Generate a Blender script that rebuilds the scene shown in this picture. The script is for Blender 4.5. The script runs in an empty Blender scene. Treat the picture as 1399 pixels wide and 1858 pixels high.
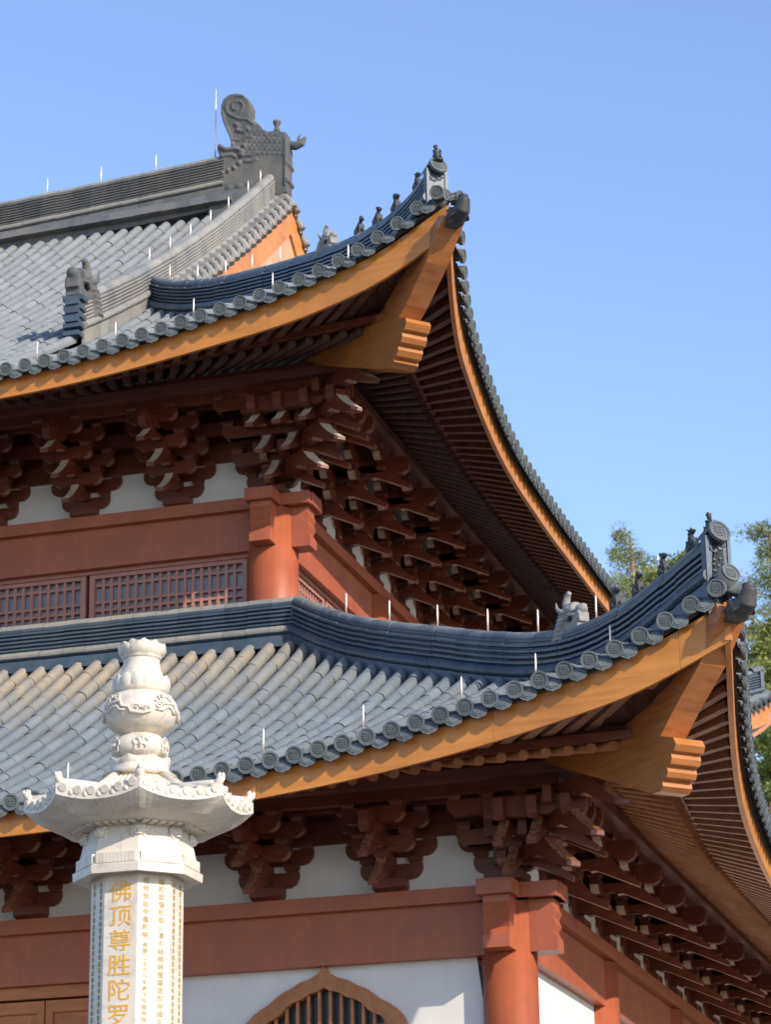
import bpy, bmesh, math, random
import numpy as np
from mathutils import Vector, Matrix
R = math.radians
PI = math.pi
SC = bpy.context.scene
COL = SC.collection
rnd = random.Random(7)

# ------------------------------------------------------------------ camera
cam = bpy.data.cameras.new('camera'); cam_o = bpy.data.objects.new('camera', cam); COL.objects.link(cam_o)
rgt = Vector((0.95913905, 0.28236065, -0.0180209)); upv = Vector((0.11031003, -0.31453494, 0.94281465)); fwd = Vector((-0.26054556, 0.90627823, 0.33282995))
m = Matrix((rgt, upv, -fwd)).transposed().to_4x4(); m.translation = Vector((7.1695, -28.2239, 1.6))
cam_o.matrix_world = m
cam.sensor_fit = 'VERTICAL'; cam.sensor_height = 24; cam.sensor_width = 24
cam.lens = 61.1826; cam.shift_x = -0.03365; cam.shift_y = -0.0066
cam.clip_start = 0.1; cam.clip_end = 3000
SC.camera = cam_o
cam.dof.use_dof = True; cam.dof.focus_distance = 21.0; cam.dof.aperture_fstop = 4.0
# ------------------------------------------------------------------ sky and sun
SUN_AZ = 30.0; SUN_EL = 25.9          # azimuth from +X towards -Y
w = bpy.data.worlds.new('World'); SC.world = w; w.use_nodes = True
nt = w.node_tree
sky = nt.nodes.new('ShaderNodeTexSky'); sky.sky_type = 'NISHITA'; sky.sun_disc = False
sky.sun_elevation = R(SUN_EL); sky.sun_rotation = R(90 + SUN_AZ)
sky.air_density = 1.0; sky.dust_density = 0.4; sky.ozone_density = 3.0
tint = nt.nodes.new('ShaderNodeMix'); tint.data_type = 'RGBA'; tint.blend_type = 'MULTIPLY'; tint.inputs[0].default_value = 1; tint.inputs[7].default_value = (0.99, 0.945, 1.0, 1)
nt.links.new(sky.outputs[0], tint.inputs[6]); nt.links.new(tint.outputs[2], nt.nodes['Background'].inputs[0]); nt.nodes['Background'].inputs[1].default_value = 0.138
sd = bpy.data.lights.new('sun', 'SUN'); sd.energy = 2.7; sd.angle = R(0.53); sd.color = (1.0, 0.885, 0.735)
so = bpy.data.objects.new('sun', sd); COL.objects.link(so)
S = Vector((math.cos(R(SUN_AZ)) * math.cos(R(SUN_EL)), -math.sin(R(SUN_AZ)) * math.cos(R(SUN_EL)), math.sin(R(SUN_EL))))
so.rotation_euler = S.to_track_quat('Z', 'Y').to_euler(); so.location = S * 80
SC.view_settings.view_transform = 'Standard'; SC.view_settings.look = 'None'
SC.view_settings.exposure = 1.1; SC.view_settings.gamma = 1

# ------------------------------------------------------------------ materials
def nodes_of(name, rough=0.6, spec=0.4):
    mt = bpy.data.materials.new(name); mt.use_nodes = True
    n = mt.node_tree.nodes; l = mt.node_tree.links
    b = n['Principled BSDF']; b.inputs['Roughness'].default_value = rough
    b.inputs['Specular IOR Level'].default_value = spec
    return mt, n, l, b
def ramp(n, stops):
    r = n.new('ShaderNodeValToRGB'); e = r.color_ramp.elements
    while len(e) > 1: e.remove(e[0])
    e[0].position = stops[0][0]; e[0].color = (*stops[0][1], 1)
    for p, c in stops[1:]:
        x = e.new(p); x.color = (*c, 1)
    return r
def coords(n, l, scale=(1, 1, 1)):
    t = n.new('ShaderNodeTexCoord'); mp = n.new('ShaderNodeMapping'); mp.inputs['Scale'].default_value = scale
    l.new(t.outputs['Object'], mp.inputs['Vector']); return mp.outputs[0]
def noise(n, l, vec, scale, detail=4, rough=0.6, dist=0.0):
    t = n.new('ShaderNodeTexNoise'); t.inputs['Scale'].default_value = scale; t.inputs['Detail'].default_value = detail
    t.inputs['Roughness'].default_value = rough; t.inputs['Distortion'].default_value = dist
    l.new(vec, t.inputs['Vector']); return t
def mix(n, l, a, b, f, mode='MIX'):
    x = n.new('ShaderNodeMix'); x.data_type = 'RGBA'; x.blend_type = mode
    for sock, v in ((x.inputs[6], a), (x.inputs[7], b), (x.inputs[0], f)):
        if hasattr(v, 'default_value') or hasattr(v, 'is_output'): l.new(v, sock)
        elif isinstance(v, tuple): sock.default_value = (*v, 1)
        else: sock.default_value = v
    return x.outputs[2]
def bump(n, l, b, h, strength=0.3, dist=0.01):
    x = n.new('ShaderNodeBump'); x.inputs['Strength'].default_value = strength; x.inputs['Distance'].default_value = dist
    l.new(h, x.inputs['Height']); l.new(x.outputs[0], b.inputs['Normal']); return x
def tile_mat(name, c1, c2, stain, rough=0.7, spec=0.3):
    mt, n, l, b = nodes_of(name, rough, spec)
    v = coords(n, l); g = n.new('ShaderNodeNewGeometry')
    r = ramp(n, [(0, c1), (1, c2)]); l.new(g.outputs['Random Per Island'], r.inputs[0])
    a = noise(n, l, v, 1.7, 5, .65); ra = ramp(n, [(.42, (0, 0, 0)), (.68, (1, 1, 1))]); l.new(a.outputs[0], ra.inputs[0])
    c = mix(n, l, r.outputs[0], stain, ra.outputs[0])
    f = noise(n, l, v, 38, 4, .7); rf = ramp(n, [(.3, (.72, .72, .72)), (.7, (1.15, 1.15, 1.15))]); l.new(f.outputs[0], rf.inputs[0])
    c = mix(n, l, c, rf.outputs[0], 0.8, 'MULTIPLY')
    l.new(c, b.inputs['Base Color']); bump(n, l, b, f.outputs[0], .35, .006)
    return mt
def wood_mat(name, c1, c2, rough, grain=(0.5, 0.5, 14), spec=.4, knots=None, coat=0):
    mt, n, l, b = nodes_of(name, rough, spec)
    v = coords(n, l, grain); a = noise(n, l, v, 2.2, 7, .62, .35)
    r = ramp(n, [(.28, c1), (.72, c2)]); l.new(a.outputs[0], r.inputs[0])
    v2 = coords(n, l); a2 = noise(n, l, v2, .9, 3, .5); r2 = ramp(n, [(.3, (.78, .74, .7)), (.7, (1.1, 1.1, 1.1))]); l.new(a2.outputs[0], r2.inputs[0])
    c = mix(n, l, r.outputs[0], r2.outputs[0], .85, 'MULTIPLY')
    if knots:
        k = noise(n, l, v2, 3.1, 2, .5); rk = ramp(n, [(.70, (0, 0, 0)), (.78, (1, 1, 1))]); l.new(k.outputs[0], rk.inputs[0])
        c = mix(n, l, c, knots, rk.outputs[0])
    l.new(c, b.inputs['Base Color']); bump(n, l, b, a.outputs[0], .15, .004)
    b.inputs['Coat Weight'].default_value = coat; b.inputs['Coat Roughness'].default_value = .25
    return mt
def paint_mat(name, c, rough=.45, var=.12, spec=.4, bumpy=.05, streak=.8):
    mt, n, l, b = nodes_of(name, rough, spec); v = coords(n, l)
    a = noise(n, l, v, 2.3, 6, .6)
    r = ramp(n, [(.3, tuple(x * (1 - var) for x in c)), (.7, tuple(min(1, x * (1 + var)) for x in c))]); l.new(a.outputs[0], r.inputs[0])
    f = noise(n, l, v, 60, 3); vs_ = coords(n, l, (7, 7, .5)); st_ = noise(n, l, vs_, 1.6, 5, .65); rs = ramp(n, [(.35, (.86, .85, .84)), (.6, (1, 1, 1))]); l.new(st_.outputs[0], rs.inputs[0])
    l.new(mix(n, l, r.outputs[0], rs.outputs[0], streak, 'MULTIPLY'), b.inputs['Base Color']); bump(n, l, b, f.outputs[0], bumpy, .003)
    rr = n.new('ShaderNodeMapRange'); l.new(a.outputs[0], rr.inputs[0]); rr.inputs[3].default_value = rough - .12; rr.inputs[4].default_value = rough + .12
    l.new(rr.outputs[0], b.inputs['Roughness'])
    return mt
M = {}
def add_dust(mt, z0, z1, x0, col):
    n = mt.node_tree.nodes; l = mt.node_tree.links; b = n['Principled BSDF']; old = b.inputs['Base Color'].links[0].from_socket
    t = n.new('ShaderNodeTexCoord'); sp = n.new('ShaderNodeSeparateXYZ'); l.new(t.outputs['Object'], sp.inputs[0])
    mz = n.new('ShaderNodeMapRange'); mz.interpolation_type = 'SMOOTHSTEP'; mz.inputs[1].default_value = z0; mz.inputs[2].default_value = z1; l.new(sp.outputs[2], mz.inputs[0])
    mx = n.new('ShaderNodeMapRange'); mx.interpolation_type = 'SMOOTHSTEP'; mx.inputs[1].default_value = x0 + 2; mx.inputs[2].default_value = x0 - 2.5; l.new(sp.outputs[0], mx.inputs[0])
    a = noise(n, l, t.outputs['Object'], 2.6, 5, .65); ma = n.new('ShaderNodeMapRange'); ma.inputs[1].default_value = .3; ma.inputs[2].default_value = .62; l.new(a.outputs[0], ma.inputs[0])
    m1 = n.new('ShaderNodeMath'); m1.operation = 'MULTIPLY'; l.new(mz.outputs[0], m1.inputs[0]); l.new(mx.outputs[0], m1.inputs[1])
    m2 = n.new('ShaderNodeMath'); m2.operation = 'MULTIPLY'; l.new(m1.outputs[0], m2.inputs[0]); l.new(ma.outputs[0], m2.inputs[1])
    l.new(mix(n, l, old, col, m2.outputs[0]), b.inputs['Base Color'])
M['tile'] = tile_mat('grey_roof_tile', (.135, .165, .187), (.18, .213, .235), (.15, .165, .17))
M['tile_dusty'] = tile_mat('grey_roof_tile_with_dust', (.135, .165, .187), (.18, .213, .235), (.15, .165, .17)); add_dust(M['tile_dusty'], 9.9, 11.3, -3.0, (.30, .252, .19))
M['tile_pale'] = tile_mat('pale_roof_tile', (.18, .20, .212), (.235, .257, .268), (.20, .21, .21))
M['pan'] = tile_mat('dark_pan_tile', (.035, .038, .042), (.07, .07, .07), (.10, .085, .06))
M['ridge'] = tile_mat('dark_ridge_tile', (.030, .052, .080), (.060, .090, .125), (.07, .09, .108), .4, .5)
M['ridge_pale'] = tile_mat('weathered_ridge_tile', (.17, .175, .175), (.25, .25, .24), (.28, .265, .23))
M['ridge_mid'] = tile_mat('main_ridge_tile', (.085, .092, .098), (.125, .132, .137), (.16, .155, .14))
M['cap'] = tile_mat('dusty_ridge_cap', (.19, .188, .172), (.26, .25, .222), (.30, .28, .235))
M['cap_dark'] = tile_mat('ridge_cap', (.10, .12, .14), (.17, .19, .205), (.24, .24, .225), .6)
M['disc'] = tile_mat('eave_tile_end', (.075, .088, .098), (.13, .147, .157), (.12, .14, .135), .75)
M['core'] = tile_mat('mortar_dark', (.05, .05, .05), (.06, .06, .06), (.09, .085, .07))
M['figure'] = tile_mat('fired_clay_figure', (.022, .024, .028), (.042, .043, .045), (.07, .068, .06), .55, .4)
M['dragon'] = tile_mat('carved_grey_clay', (.075, .08, .083), (.10, .105, .107), (.15, .14, .12), .8)
M['fascia'] = wood_mat('amber_varnished_fascia', (.44, .155, .024), (.60, .245, .046), .42, (.5, .5, 7), .4, (.42, .13, .05), .15)
M['anglewood'] = wood_mat('honey_angle_beam', (.29, .105, .026), (.43, .17, .045), .36, (1, 1, 7), .4, None, .25)
M['beamwood'] = wood_mat('brown_corner_beam', (.30, .105, .03), (.48, .19, .06), .38, (1.2, 1.2, 9), .4, None, .25)
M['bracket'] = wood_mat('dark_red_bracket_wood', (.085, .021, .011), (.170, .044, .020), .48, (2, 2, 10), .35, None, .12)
M['bracket_edge'] = wood_mat('sheen_bracket_edge', (.20, .085, .045), (.34, .17, .10), .3, (3, 3, 8), .5, None, .3)  # sheen on the lower facets of the arms, painted as lighter wood
M['glare_edge'] = wood_mat('glare_bracket_edge', (.34, .24, .17), (.52, .40, .30), .4, (3, 3, 8), .4)  # side sets only: sun and sky glare put into a cream edge colour
M['rafter'] = wood_mat('rafter_wood', (.22, .08, .03), (.38, .16, .065), .5, (3, 3, 3), .3)
M['rafter_dark'] = wood_mat('shaded_rafter_wood', (.038, .014, .010), (.095, .036, .022), .5, (3, 3, 3), .3)  # copy of the rafter wood with the upper eaves' shade in its colour
M['flying'] = wood_mat('tan_flying_rafter', (.26, .125, .075), (.40, .23, .15), .5, (3, 3, 3), .3)
M['flying_dark'] = wood_mat('shaded_flying_rafter', (.07, .028, .018), (.17, .075, .048), .5, (3, 3, 3), .3)  # upper flying rafters: eave shade painted in as a darker tone
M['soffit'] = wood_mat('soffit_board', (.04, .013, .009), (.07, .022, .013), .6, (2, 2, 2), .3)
M['purlin'] = wood_mat('eave_purlin', (.12, .042, .03), (.18, .072, .052), .4, (.6, .6, 8), .5, None, .3)
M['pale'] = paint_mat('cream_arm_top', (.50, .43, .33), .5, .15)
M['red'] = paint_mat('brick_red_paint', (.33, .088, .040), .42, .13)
M['red_side'] = M['red']
M['gable'] = wood_mat('pale_gable_boards', (.50, .27, .15), (.60, .34, .20), .55, (.5, 9, .5), .3)
M['white'] = paint_mat('white_plaster', (.61, .59, .555), .8, .05, .4, .12, .18)
M['lattice'] = paint_mat('lattice_paint', (.36, .165, .125), .5, .08)
M['window_wood'] = wood_mat('window_frame_wood', (.30, .105, .035), (.46, .18, .065), .45, (4, 4, 4), .4)
M['door_wood'] = wood_mat('door_wood', (.34, .10, .03), (.50, .18, .055), .45, (1, 1, 6), .4)
mt, n, l, b = nodes_of('window_glass', .45, .4); b.inputs['Base Color'].default_value = (.26, .30, .33, 1); M['glass'] = mt
mt, n, l, b = nodes_of('dark_window_glass', .30, .4); b.inputs['Base Color'].default_value = (.03, .028, .026, 1); M['dark_glass'] = mt
mt, n, l, b = nodes_of('steel_rod', .35, .5); b.inputs['Base Color'].default_value = (.75, .62, .52, 1); b.inputs['Metallic'].default_value = .55; M['rod'] = mt
mt, n, l, b = nodes_of('gold_leaf', .35, .6); b.inputs['Base Color'].default_value = (.74, .37, .03, 1); b.inputs['Metallic'].default_value = .25; M['gold'] = mt
mt, n, l, b = nodes_of('faded_gold', .6, .3); b.inputs['Base Color'].default_value = (.44, .29, .10, 1); M['gold_faded'] = mt
mt, n, l, b = nodes_of('white_marble', .5, .4)
v = coords(n, l); a = noise(n, l, v, 1.6, 8, .62, 1.6); r = ramp(n, [(.47, (.62, .57, .485)), (.5, (.50, .46, .40)), (.53, (.62, .57, .485))]); l.new(a.outputs[0], r.inputs[0])
a2 = noise(n, l, v, 3.4, 5, .6); r2 = ramp(n, [(.35, (.88, .86, .84)), (.7, (1, 1, 1))]); l.new(a2.outputs[0], r2.inputs[0])
l.new(mix(n, l, r.outputs[0], r2.outputs[0], .9, 'MULTIPLY'), b.inputs['Base Color'])
f = noise(n, l, v, 90, 3); bump(n, l, b, f.outputs[0], .06, .003); M['marble'] = mt
mt, n, l, b = nodes_of('paving', .8, .3); v = coords(n, l)
bt = n.new('ShaderNodeTexBrick'); bt.inputs['Scale'].default_value = 1.0; bt.inputs['Color1'].default_value = (.145, .135, .12, 1); bt.inputs['Color2'].default_value = (.18, .168, .15, 1); bt.inputs['Mortar'].default_value = (.2, .19, .17, 1)
bt.inputs['Mortar Size'].default_value = .008; l.new(v, bt.inputs['Vector']); a = noise(n, l, v, .7, 5); r = ramp(n, [(.3, (.8, .8, .8)), (.7, (1.1, 1.1, 1.1))]); l.new(a.outputs[0], r.inputs[0])
l.new(mix(n, l, bt.outputs[0], r.outputs[0], 1.0, 'MULTIPLY'), b.inputs['Base Color']); M['paving'] = mt
mt, n, l, b = nodes_of('hill_ground', .95, .1); v = coords(n, l); a = noise(n, l, v, .12, 6); r = ramp(n, [(.35, (.05, .07, .02)), (.65, (.13, .12, .05))]); l.new(a.outputs[0], r.inputs[0]); l.new(r.outputs[0], b.inputs['Base Color']); M['hill'] = mt
def leaf_mat(name, a, c):
    mt, n, l, b = nodes_of(name, .65, .25); g = n.new('ShaderNodeNewGeometry'); r = ramp(n, [(0, a), (1, c)]); l.new(g.outputs['Random Per Island'], r.inputs[0])
    l.new(r.outputs[0], b.inputs['Base Color'])
    tr = n.new('ShaderNodeBsdfTranslucent'); l.new(r.outputs[0], tr.inputs[0]); mx = n.new('ShaderNodeMixShader'); mx.inputs[0].default_value = .3
    l.new(b.outputs[0], mx.inputs[1]); l.new(tr.outputs[0], mx.inputs[2]); l.new(mx.outputs[0], n['Material Output'].inputs[0]); return mt
M['needle'] = leaf_mat('pine_needles', (.14, .18, .07), (.32, .35, .15))
M['leaf'] = leaf_mat('broad_leaves', (.14, .185, .045), (.36, .38, .12))
M['bark'] = paint_mat('bark', (.22, .15, .10), .9, .3)

# ------------------------------------------------------------------ mesh helpers
class MB:
    def __init__(s): s.v = []; s.f = []; s.m = []; s.sm = []
    def add(s, vs, fs, mi=0, smooth=False):
        o = len(s.v); s.v.extend([tuple(p) for p in vs]); s.f.extend([tuple(i + o for i in f) for f in fs])
        s.m.extend([mi] * len(fs) if isinstance(mi, int) else list(mi)); s.sm.extend([smooth] * len(fs))
    def box(s, c, h, ax=None, mi=0):
        ax = ax or ((1, 0, 0), (0, 1, 0), (0, 0, 1)); A = [Vector(a) for a in ax]; c = Vector(c)
        p = [c + A[0] * h[0] * i + A[1] * h[1] * j + A[2] * h[2] * k for k in (-1, 1) for j in (-1, 1) for i in (-1, 1)]
        s.add(p, [(0, 2, 3, 1), (4, 5, 7, 6), (0, 1, 5, 4), (2, 6, 7, 3), (0, 4, 6, 2), (1, 3, 7, 5)], mi)
    def hexa(s, p, mi=0): s.add(p, [(0, 3, 2, 1), (4, 5, 6, 7), (0, 1, 5, 4), (1, 2, 6, 5), (2, 3, 7, 6), (3, 0, 4, 7)], mi)
    def bar(s, a, b, w, h, mi=0, up=(0, 0, 1)):
        a = Vector(a); b = Vector(b); d = (b - a); L = d.length
        if L < 1e-6: return
        d /= L; u = Vector(up); x = d.cross(u); x.normalize(); u = x.cross(d)
        s.box((a + b) / 2, (L / 2, w / 2, h / 2), (d, x, u), mi)
    def prism(s, pts, o, ux, uy, n, t, mi=0, mis=None, smooth=False):
        """outline pts in the plane (ux, uy) at o, thickness t along n (centred)"""
        o = Vector(o); ux = Vector(ux); uy = Vector(uy); n = Vector(n); k = len(pts)
        a = [o + ux * p[0] + uy * p[1] - n * t / 2 for p in pts]; bb = [q + n * t for q in a]
        fs = [tuple(range(k)), tuple(range(2 * k - 1, k - 1, -1))]; ms = [mi, mi]
        for i in range(k):
            j = (i + 1) % k; fs.append((i, i + k, j + k, j)); ms.append(mis[i] if mis else mi)
        s.add(a + bb, fs, ms, smooth)
    def tube(s, pts, rad, n=8, cap=True, mi=0, smooth=True):
        P = [Vector(p) for p in pts]; rad = rad if hasattr(rad, '__len__') else [rad] * len(P)
        vs = []; ref = None
        for i, p in enumerate(P):
            d = (P[min(i + 1, len(P) - 1)] - P[max(i - 1, 0)]).normalized()
            if ref is None: ref = d.orthogonal().normalized()
            x = (ref - d * ref.dot(d)); x = x.normalized() if x.length > 1e-6 else d.orthogonal().normalized(); ref = x; y = d.cross(x)
            vs += [p + (x * math.cos(2 * PI * k / n) + y * math.sin(2 * PI * k / n)) * rad[i] for k in range(n)]
        fs = [(i * n + k, i * n + (k + 1) % n, (i + 1) * n + (k + 1) % n, (i + 1) * n + k) for i in range(len(P) - 1) for k in range(n)]
        k0 = len(fs)
        if cap: fs += [tuple(range(n - 1, -1, -1)), tuple((len(P) - 1) * n + k for k in range(n))]
        s.add(vs, fs, mi, smooth)
        for q in range(len(fs) - k0): s.sm[-1 - q] = False
    def ball(s, c, r, ax=None, nu=12, nv=8, mi=0):
        r = r if hasattr(r, '__len__') else (r, r, r); A = [Vector(a) for a in (ax or ((1, 0, 0), (0, 1, 0), (0, 0, 1)))]; c = Vector(c)
        vs = [c + A[2] * r[2]]
        for j in range(1, nv):
            t = PI * j / nv
            for i in range(nu):
                p = 2 * PI * i / nu; vs.append(c + A[0] * r[0] * math.sin(t) * math.cos(p) + A[1] * r[1] * math.sin(t) * math.sin(p) + A[2] * r[2] * math.cos(t))
        vs.append(c - A[2] * r[2]); L = len(vs) - 1
        fs = [(0, 1 + i, 1 + (i + 1) % nu) for i in range(nu)]
        for j in range(nv - 2):
            for i in range(nu): a = 1 + j * nu + i; b2 = 1 + j * nu + (i + 1) % nu; fs.append((a, a + nu, b2 + nu, b2))
        fs += [(L, L - nu + (i + 1) % nu, L - nu + i) for i in range(nu)]
        s.add(vs, fs, mi, True)
    def lathe(s, c, prof, n=32, mi=0, smooth=True, phase=0):
        c = Vector(c); vs = []
        for r, z in prof: vs += [c + Vector((r * math.cos(2 * PI * k / n + phase), r * math.sin(2 * PI * k / n + phase), z)) for k in range(n)]
        fs = [(i * n + k, i * n + (k + 1) % n, (i + 1) * n + (k + 1) % n, (i + 1) * n + k) for i in range(len(prof) - 1) for k in range(n)]
        fs += [tuple(range(n - 1, -1, -1)), tuple((len(prof) - 1) * n + k for k in range(n))]
        s.add(vs, fs, mi, smooth)
    def sweep(s, path, prof, lat=None, seg=0.34, gap=.004, jit=.003, mi=0, smooth=False):
        """closed profile (u sideways, v up) swept along path in separate tile-long pieces"""
        P = [Vector(p) for p in path]; D = [0]
        for i in range(1, len(P)): D.append(D[-1] + (P[i] - P[i - 1]).length)
        def at(d):
            d = max(0, min(D[-1], d)); i = 1
            while i < len(D) - 1 and D[i] < d: i += 1
            t = (d - D[i - 1]) / max(1e-9, D[i] - D[i - 1]); return P[i - 1].lerp(P[i], t)
        def frame(d):
            t = at(d + .05) - at(d - .05); t.normalize(); x = Vector((t.y, -t.x, 0)).normalized() if lat is None else Vector(lat); return x
        nseg = max(1, int(round(D[-1] / seg))) if seg else 1; k = len(prof)
        for i in range(nseg):
            d0 = D[-1] * i / nseg + gap / 2; d1 = D[-1] * (i + 1) / nseg - gap / 2
            ns = max(1, int((d1 - d0) / .18)) ; jx = rnd.uniform(-jit, jit); jz = rnd.uniform(-jit, jit); vs = []
            for q in range(ns + 1):
                d = d0 + (d1 - d0) * q / ns; p = at(d); x = frame(d)
                vs += [p + x * (u + jx) + Vector((0, 0, v + jz)) for u, v in prof]
            fs = [(q * k + a, q * k + (a + 1) % k, (q + 1) * k + (a + 1) % k, (q + 1) * k + a) for q in range(ns) for a in range(k)]
            fs += [tuple(range(k - 1, -1, -1)), tuple(ns * k + a for a in range(k))]
            s.add(vs, fs, mi, smooth)
    def build(s, name, mats, parent=None, loc=(0, 0, 0), recalc=True, link=True):
        me = bpy.data.meshes.new(name); me.from_pydata(s.v, [], s.f)
        for q in (mats if isinstance(mats, (list, tuple)) else [mats]): me.materials.append(q)
        me.polygons.foreach_set('material_index', s.m); me.polygons.foreach_set('use_smooth', s.sm); me.update()
        if recalc:
            bm = bmesh.new(); bm.from_mesh(me); bmesh.ops.recalc_face_normals(bm, faces=bm.faces); bm.to_mesh(me); bm.free()
        o = bpy.data.objects.new(name, me)
        if link: COL.objects.link(o)
        if parent: o.parent = parent
        o.location = loc
        return o
def sculpt(mb, voxel, smooth=2):
    """fuse overlapping shapes into one carved-looking surface; returns an MB"""
    o = mb.build('tmp', [], recalc=True)
    md = o.modifiers.new('r', 'REMESH'); md.mode = 'VOXEL'; md.voxel_size = voxel; md.use_smooth_shade = True
    if smooth: ms = o.modifiers.new('s', 'SMOOTH'); ms.iterations = smooth; ms.factor = .5
    dg = bpy.context.evaluated_depsgraph_get(); me = bpy.data.meshes.new_from_object(o.evaluated_get(dg))
    out = MB(); out.v = [tuple(v.co) for v in me.vertices]; out.f = [tuple(p.vertices) for p in me.polygons]; out.m = [0] * len(out.f); out.sm = [True] * len(out.f)
    bpy.data.objects.remove(o); bpy.data.meshes.remove(me); return out
def empty(name, loc, label, cat, group=None, parent=None):
    o = bpy.data.objects.new(name, None); COL.objects.link(o); o.location = loc
    if label: o['label'] = label
    if cat: o['category'] = cat
    if group: o['group'] = group
    if parent: o.parent = parent
    return o
def dup(o, parent, loc, rz=0.0):
    c = o.copy(); COL.objects.link(c); c.parent = parent; c.location = loc; c.rotation_euler = (0, 0, rz)
    for ch in list(o.children):
        d = ch.copy(); COL.objects.link(d); d.parent = c
    return c

# ------------------------------------------------------------------ setting
g = MB(); g.add([(-400, -300, 0), (400, -300, 0), (400, 900, 0), (-400, 900, 0)], [(0, 1, 2, 3)])
o = g.build('ground', M['paving']); o['kind'] = 'structure'
g = MB(); vs = []; nx, ny = 60, 40
def hill_z(x, y):
    t = max(0, min(1, (y - 62) / 62)); t = t * t * (3 - 2 * t)
    return -0.5 + t * (35.5 + 2.0 * math.sin(x * .09) + 1.5 * math.sin(x * .031 + 1)) - max(0, y - 140) * .12
for j in range(ny + 1):
    for i in range(nx + 1):
        x = -180 + 360 * i / nx; y = 55 + 200 * j / ny; vs.append((x, y, hill_z(x, y)))
g.add(vs, [(j * (nx + 1) + i, j * (nx + 1) + i + 1, (j + 1) * (nx + 1) + i + 1, (j + 1) * (nx + 1) + i) for j in range(ny) for i in range(nx)], 0, True)
o = g.build('hill', M['hill']); o['kind'] = 'structure'

# ------------------------------------------------------------------ hall: storeys
U = 4.322
class Storey: pass
LO = Storey(); UP = Storey()
ND = [0, 1, 2, 3.5, 5.5, 8, 11, 15]
def cr(s, ys):
    xs = ND; s = max(0, s)
    if s >= xs[-1]: return ys[-1]
    mm = np.gradient(ys, xs); i = max(0, min(len(xs) - 2, int(np.searchsorted(xs, s)) - 1)); h = xs[i + 1] - xs[i]; t = (s - xs[i]) / h
    return float((2*t**3-3*t**2+1)*ys[i]+(t**3-2*t**2+t)*h*mm[i]+(-2*t**3+3*t**2)*ys[i+1]+(t**3-t**2)*h*mm[i+1])
def interp(x, tab):
    return float(np.interp(x, [a for a, b in tab], [b for a, b in tab]))
LO.A = (0, 0); LO.T = 3.202; LO.L = 27.0; LO.z0 = 7.29; LO.K = 2; LO.Lf = 15.0; LO.sp = .277
LO.E = [3.195, 3.025, 2.863, 2.665, 2.515, 2.431, 2.426, 2.423]; LO.Z = [8.981, 8.595, 8.373, 8.131, 7.924, 7.794, 7.787, 7.787]
LO.hip = [(-3.66, 11.56), (-3.08, 11.17), (-2.42, 10.81), (-1.79, 10.50), (-1, 10.14), (0, 9.69), (.9, 9.37), (1.43, 9.28), (2.14, 9.33), (2.55, 9.41), (2.95, 9.53), (3.4, 9.68)]
LO.top = -3.52; LO.hs = 3.52; LO.c = .024
LO.er = [(-2.6, 2.16), (-2.1, 2.1), (-1, 1.97), (0, 1.88), (1.2, 1.82), (3, 1.76)]
LO.zr = [(-2.1, 8.29), (-.9, 8.31), (0, 8.30), (1.2, 8.23), (2, 8.18), (3.5, 8.12)]
LO.er0 = .76; LO.zr0 = 8.56; LO.zb = 6.53; LO.r = .31
UP.A = (-U, U); UP.T = 3.617; UP.L = 27.0 - 2 * U; UP.z0 = 13.857; UP.K = 3; UP.Lf = 11.0; UP.sp = .285
UP.E = [3.634, 3.391, 3.19, 3.011, 2.863, 2.809, 2.80, 2.80]; UP.Z = [15.795, 15.389, 15.164, 14.974, 14.779, 14.673, 14.641, 14.62]
UP.hip = [(-3.27, 18.66), (-2.35, 18.0), (-1.32, 17.48), (-.35, 17.04), (.56, 16.69), (1.29, 16.43), (2.33, 16.13), (2.87, 16.17), (3.3, 16.24), (3.46, 16.3), (3.9, 16.45)]
UP.top = -9.0; UP.hs = 3.27
UP.er = [(-2.9, 2.55), (-2.2, 2.42), (-1.9, 2.38), (-.9, 2.22), (.4, 2.1), (3, 2.05)]
UP.zr = [(-2.2, 15.2), (-.9, 15.22), (.36, 15.17), (1.8, 15.04), (2.8, 14.98), (4, 14.93)]
UP.er0 = 1.14; UP.zr0 = 15.30; UP.zb = 13.105; UP.r = .352
def fold(st, s, side): return min(s, st.L - s) if side else s
def Ee(st, s): return cr(s + st.T, st.E)
def Ze(st, s): return cr(s + st.T, st.Z)
def zd(st, s): return Ze(st, s) + .335 + .23 * max(0, (3.5 - s) / 6.7) ** 2    # eave tile centre
def zrow(st, s, e, side=False):
    """height of the cover-tile line at distance s along and e outward"""
    eo = Ee(st, s) + .14; zo = zd(st, s)
    if st is UP and s > st.hs and not side:
        t = eo - e; k = max(0, 1 - t / 6.0); P = 15.1 + .50 * t + .0135 * t * t; return P + (zo - 15.1 + 0 * k) * k * k
    lim = -s if s < st.hs else -st.hs
    ei = lim; zi = interp(ei, st.hip)
    if side and st is UP: pass
    L = eo - ei
    if L < .05: return zo
    t = (e - ei) / L
    return zi + (zo - zi) * t - (.024 * L * L) * t * (1 - t)
def W(st, side, s, e, z):
    if side: return Vector((st.A[0] + e, st.A[1] + s, z))
    return Vector((st.A[0] - s, st.A[1] - e, z))
def AX(side):  # along (+s), outward
    return (Vector((0, 1, 0)), Vector((1, 0, 0))) if side else (Vector((-1, 0, 0)), Vector((0, -1, 0)))

hall = empty('temple_hall', (0, 0, 0), 'large two-storey temple hall with grey tiled upswept roofs and red timber walls', 'temple hall')

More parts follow.
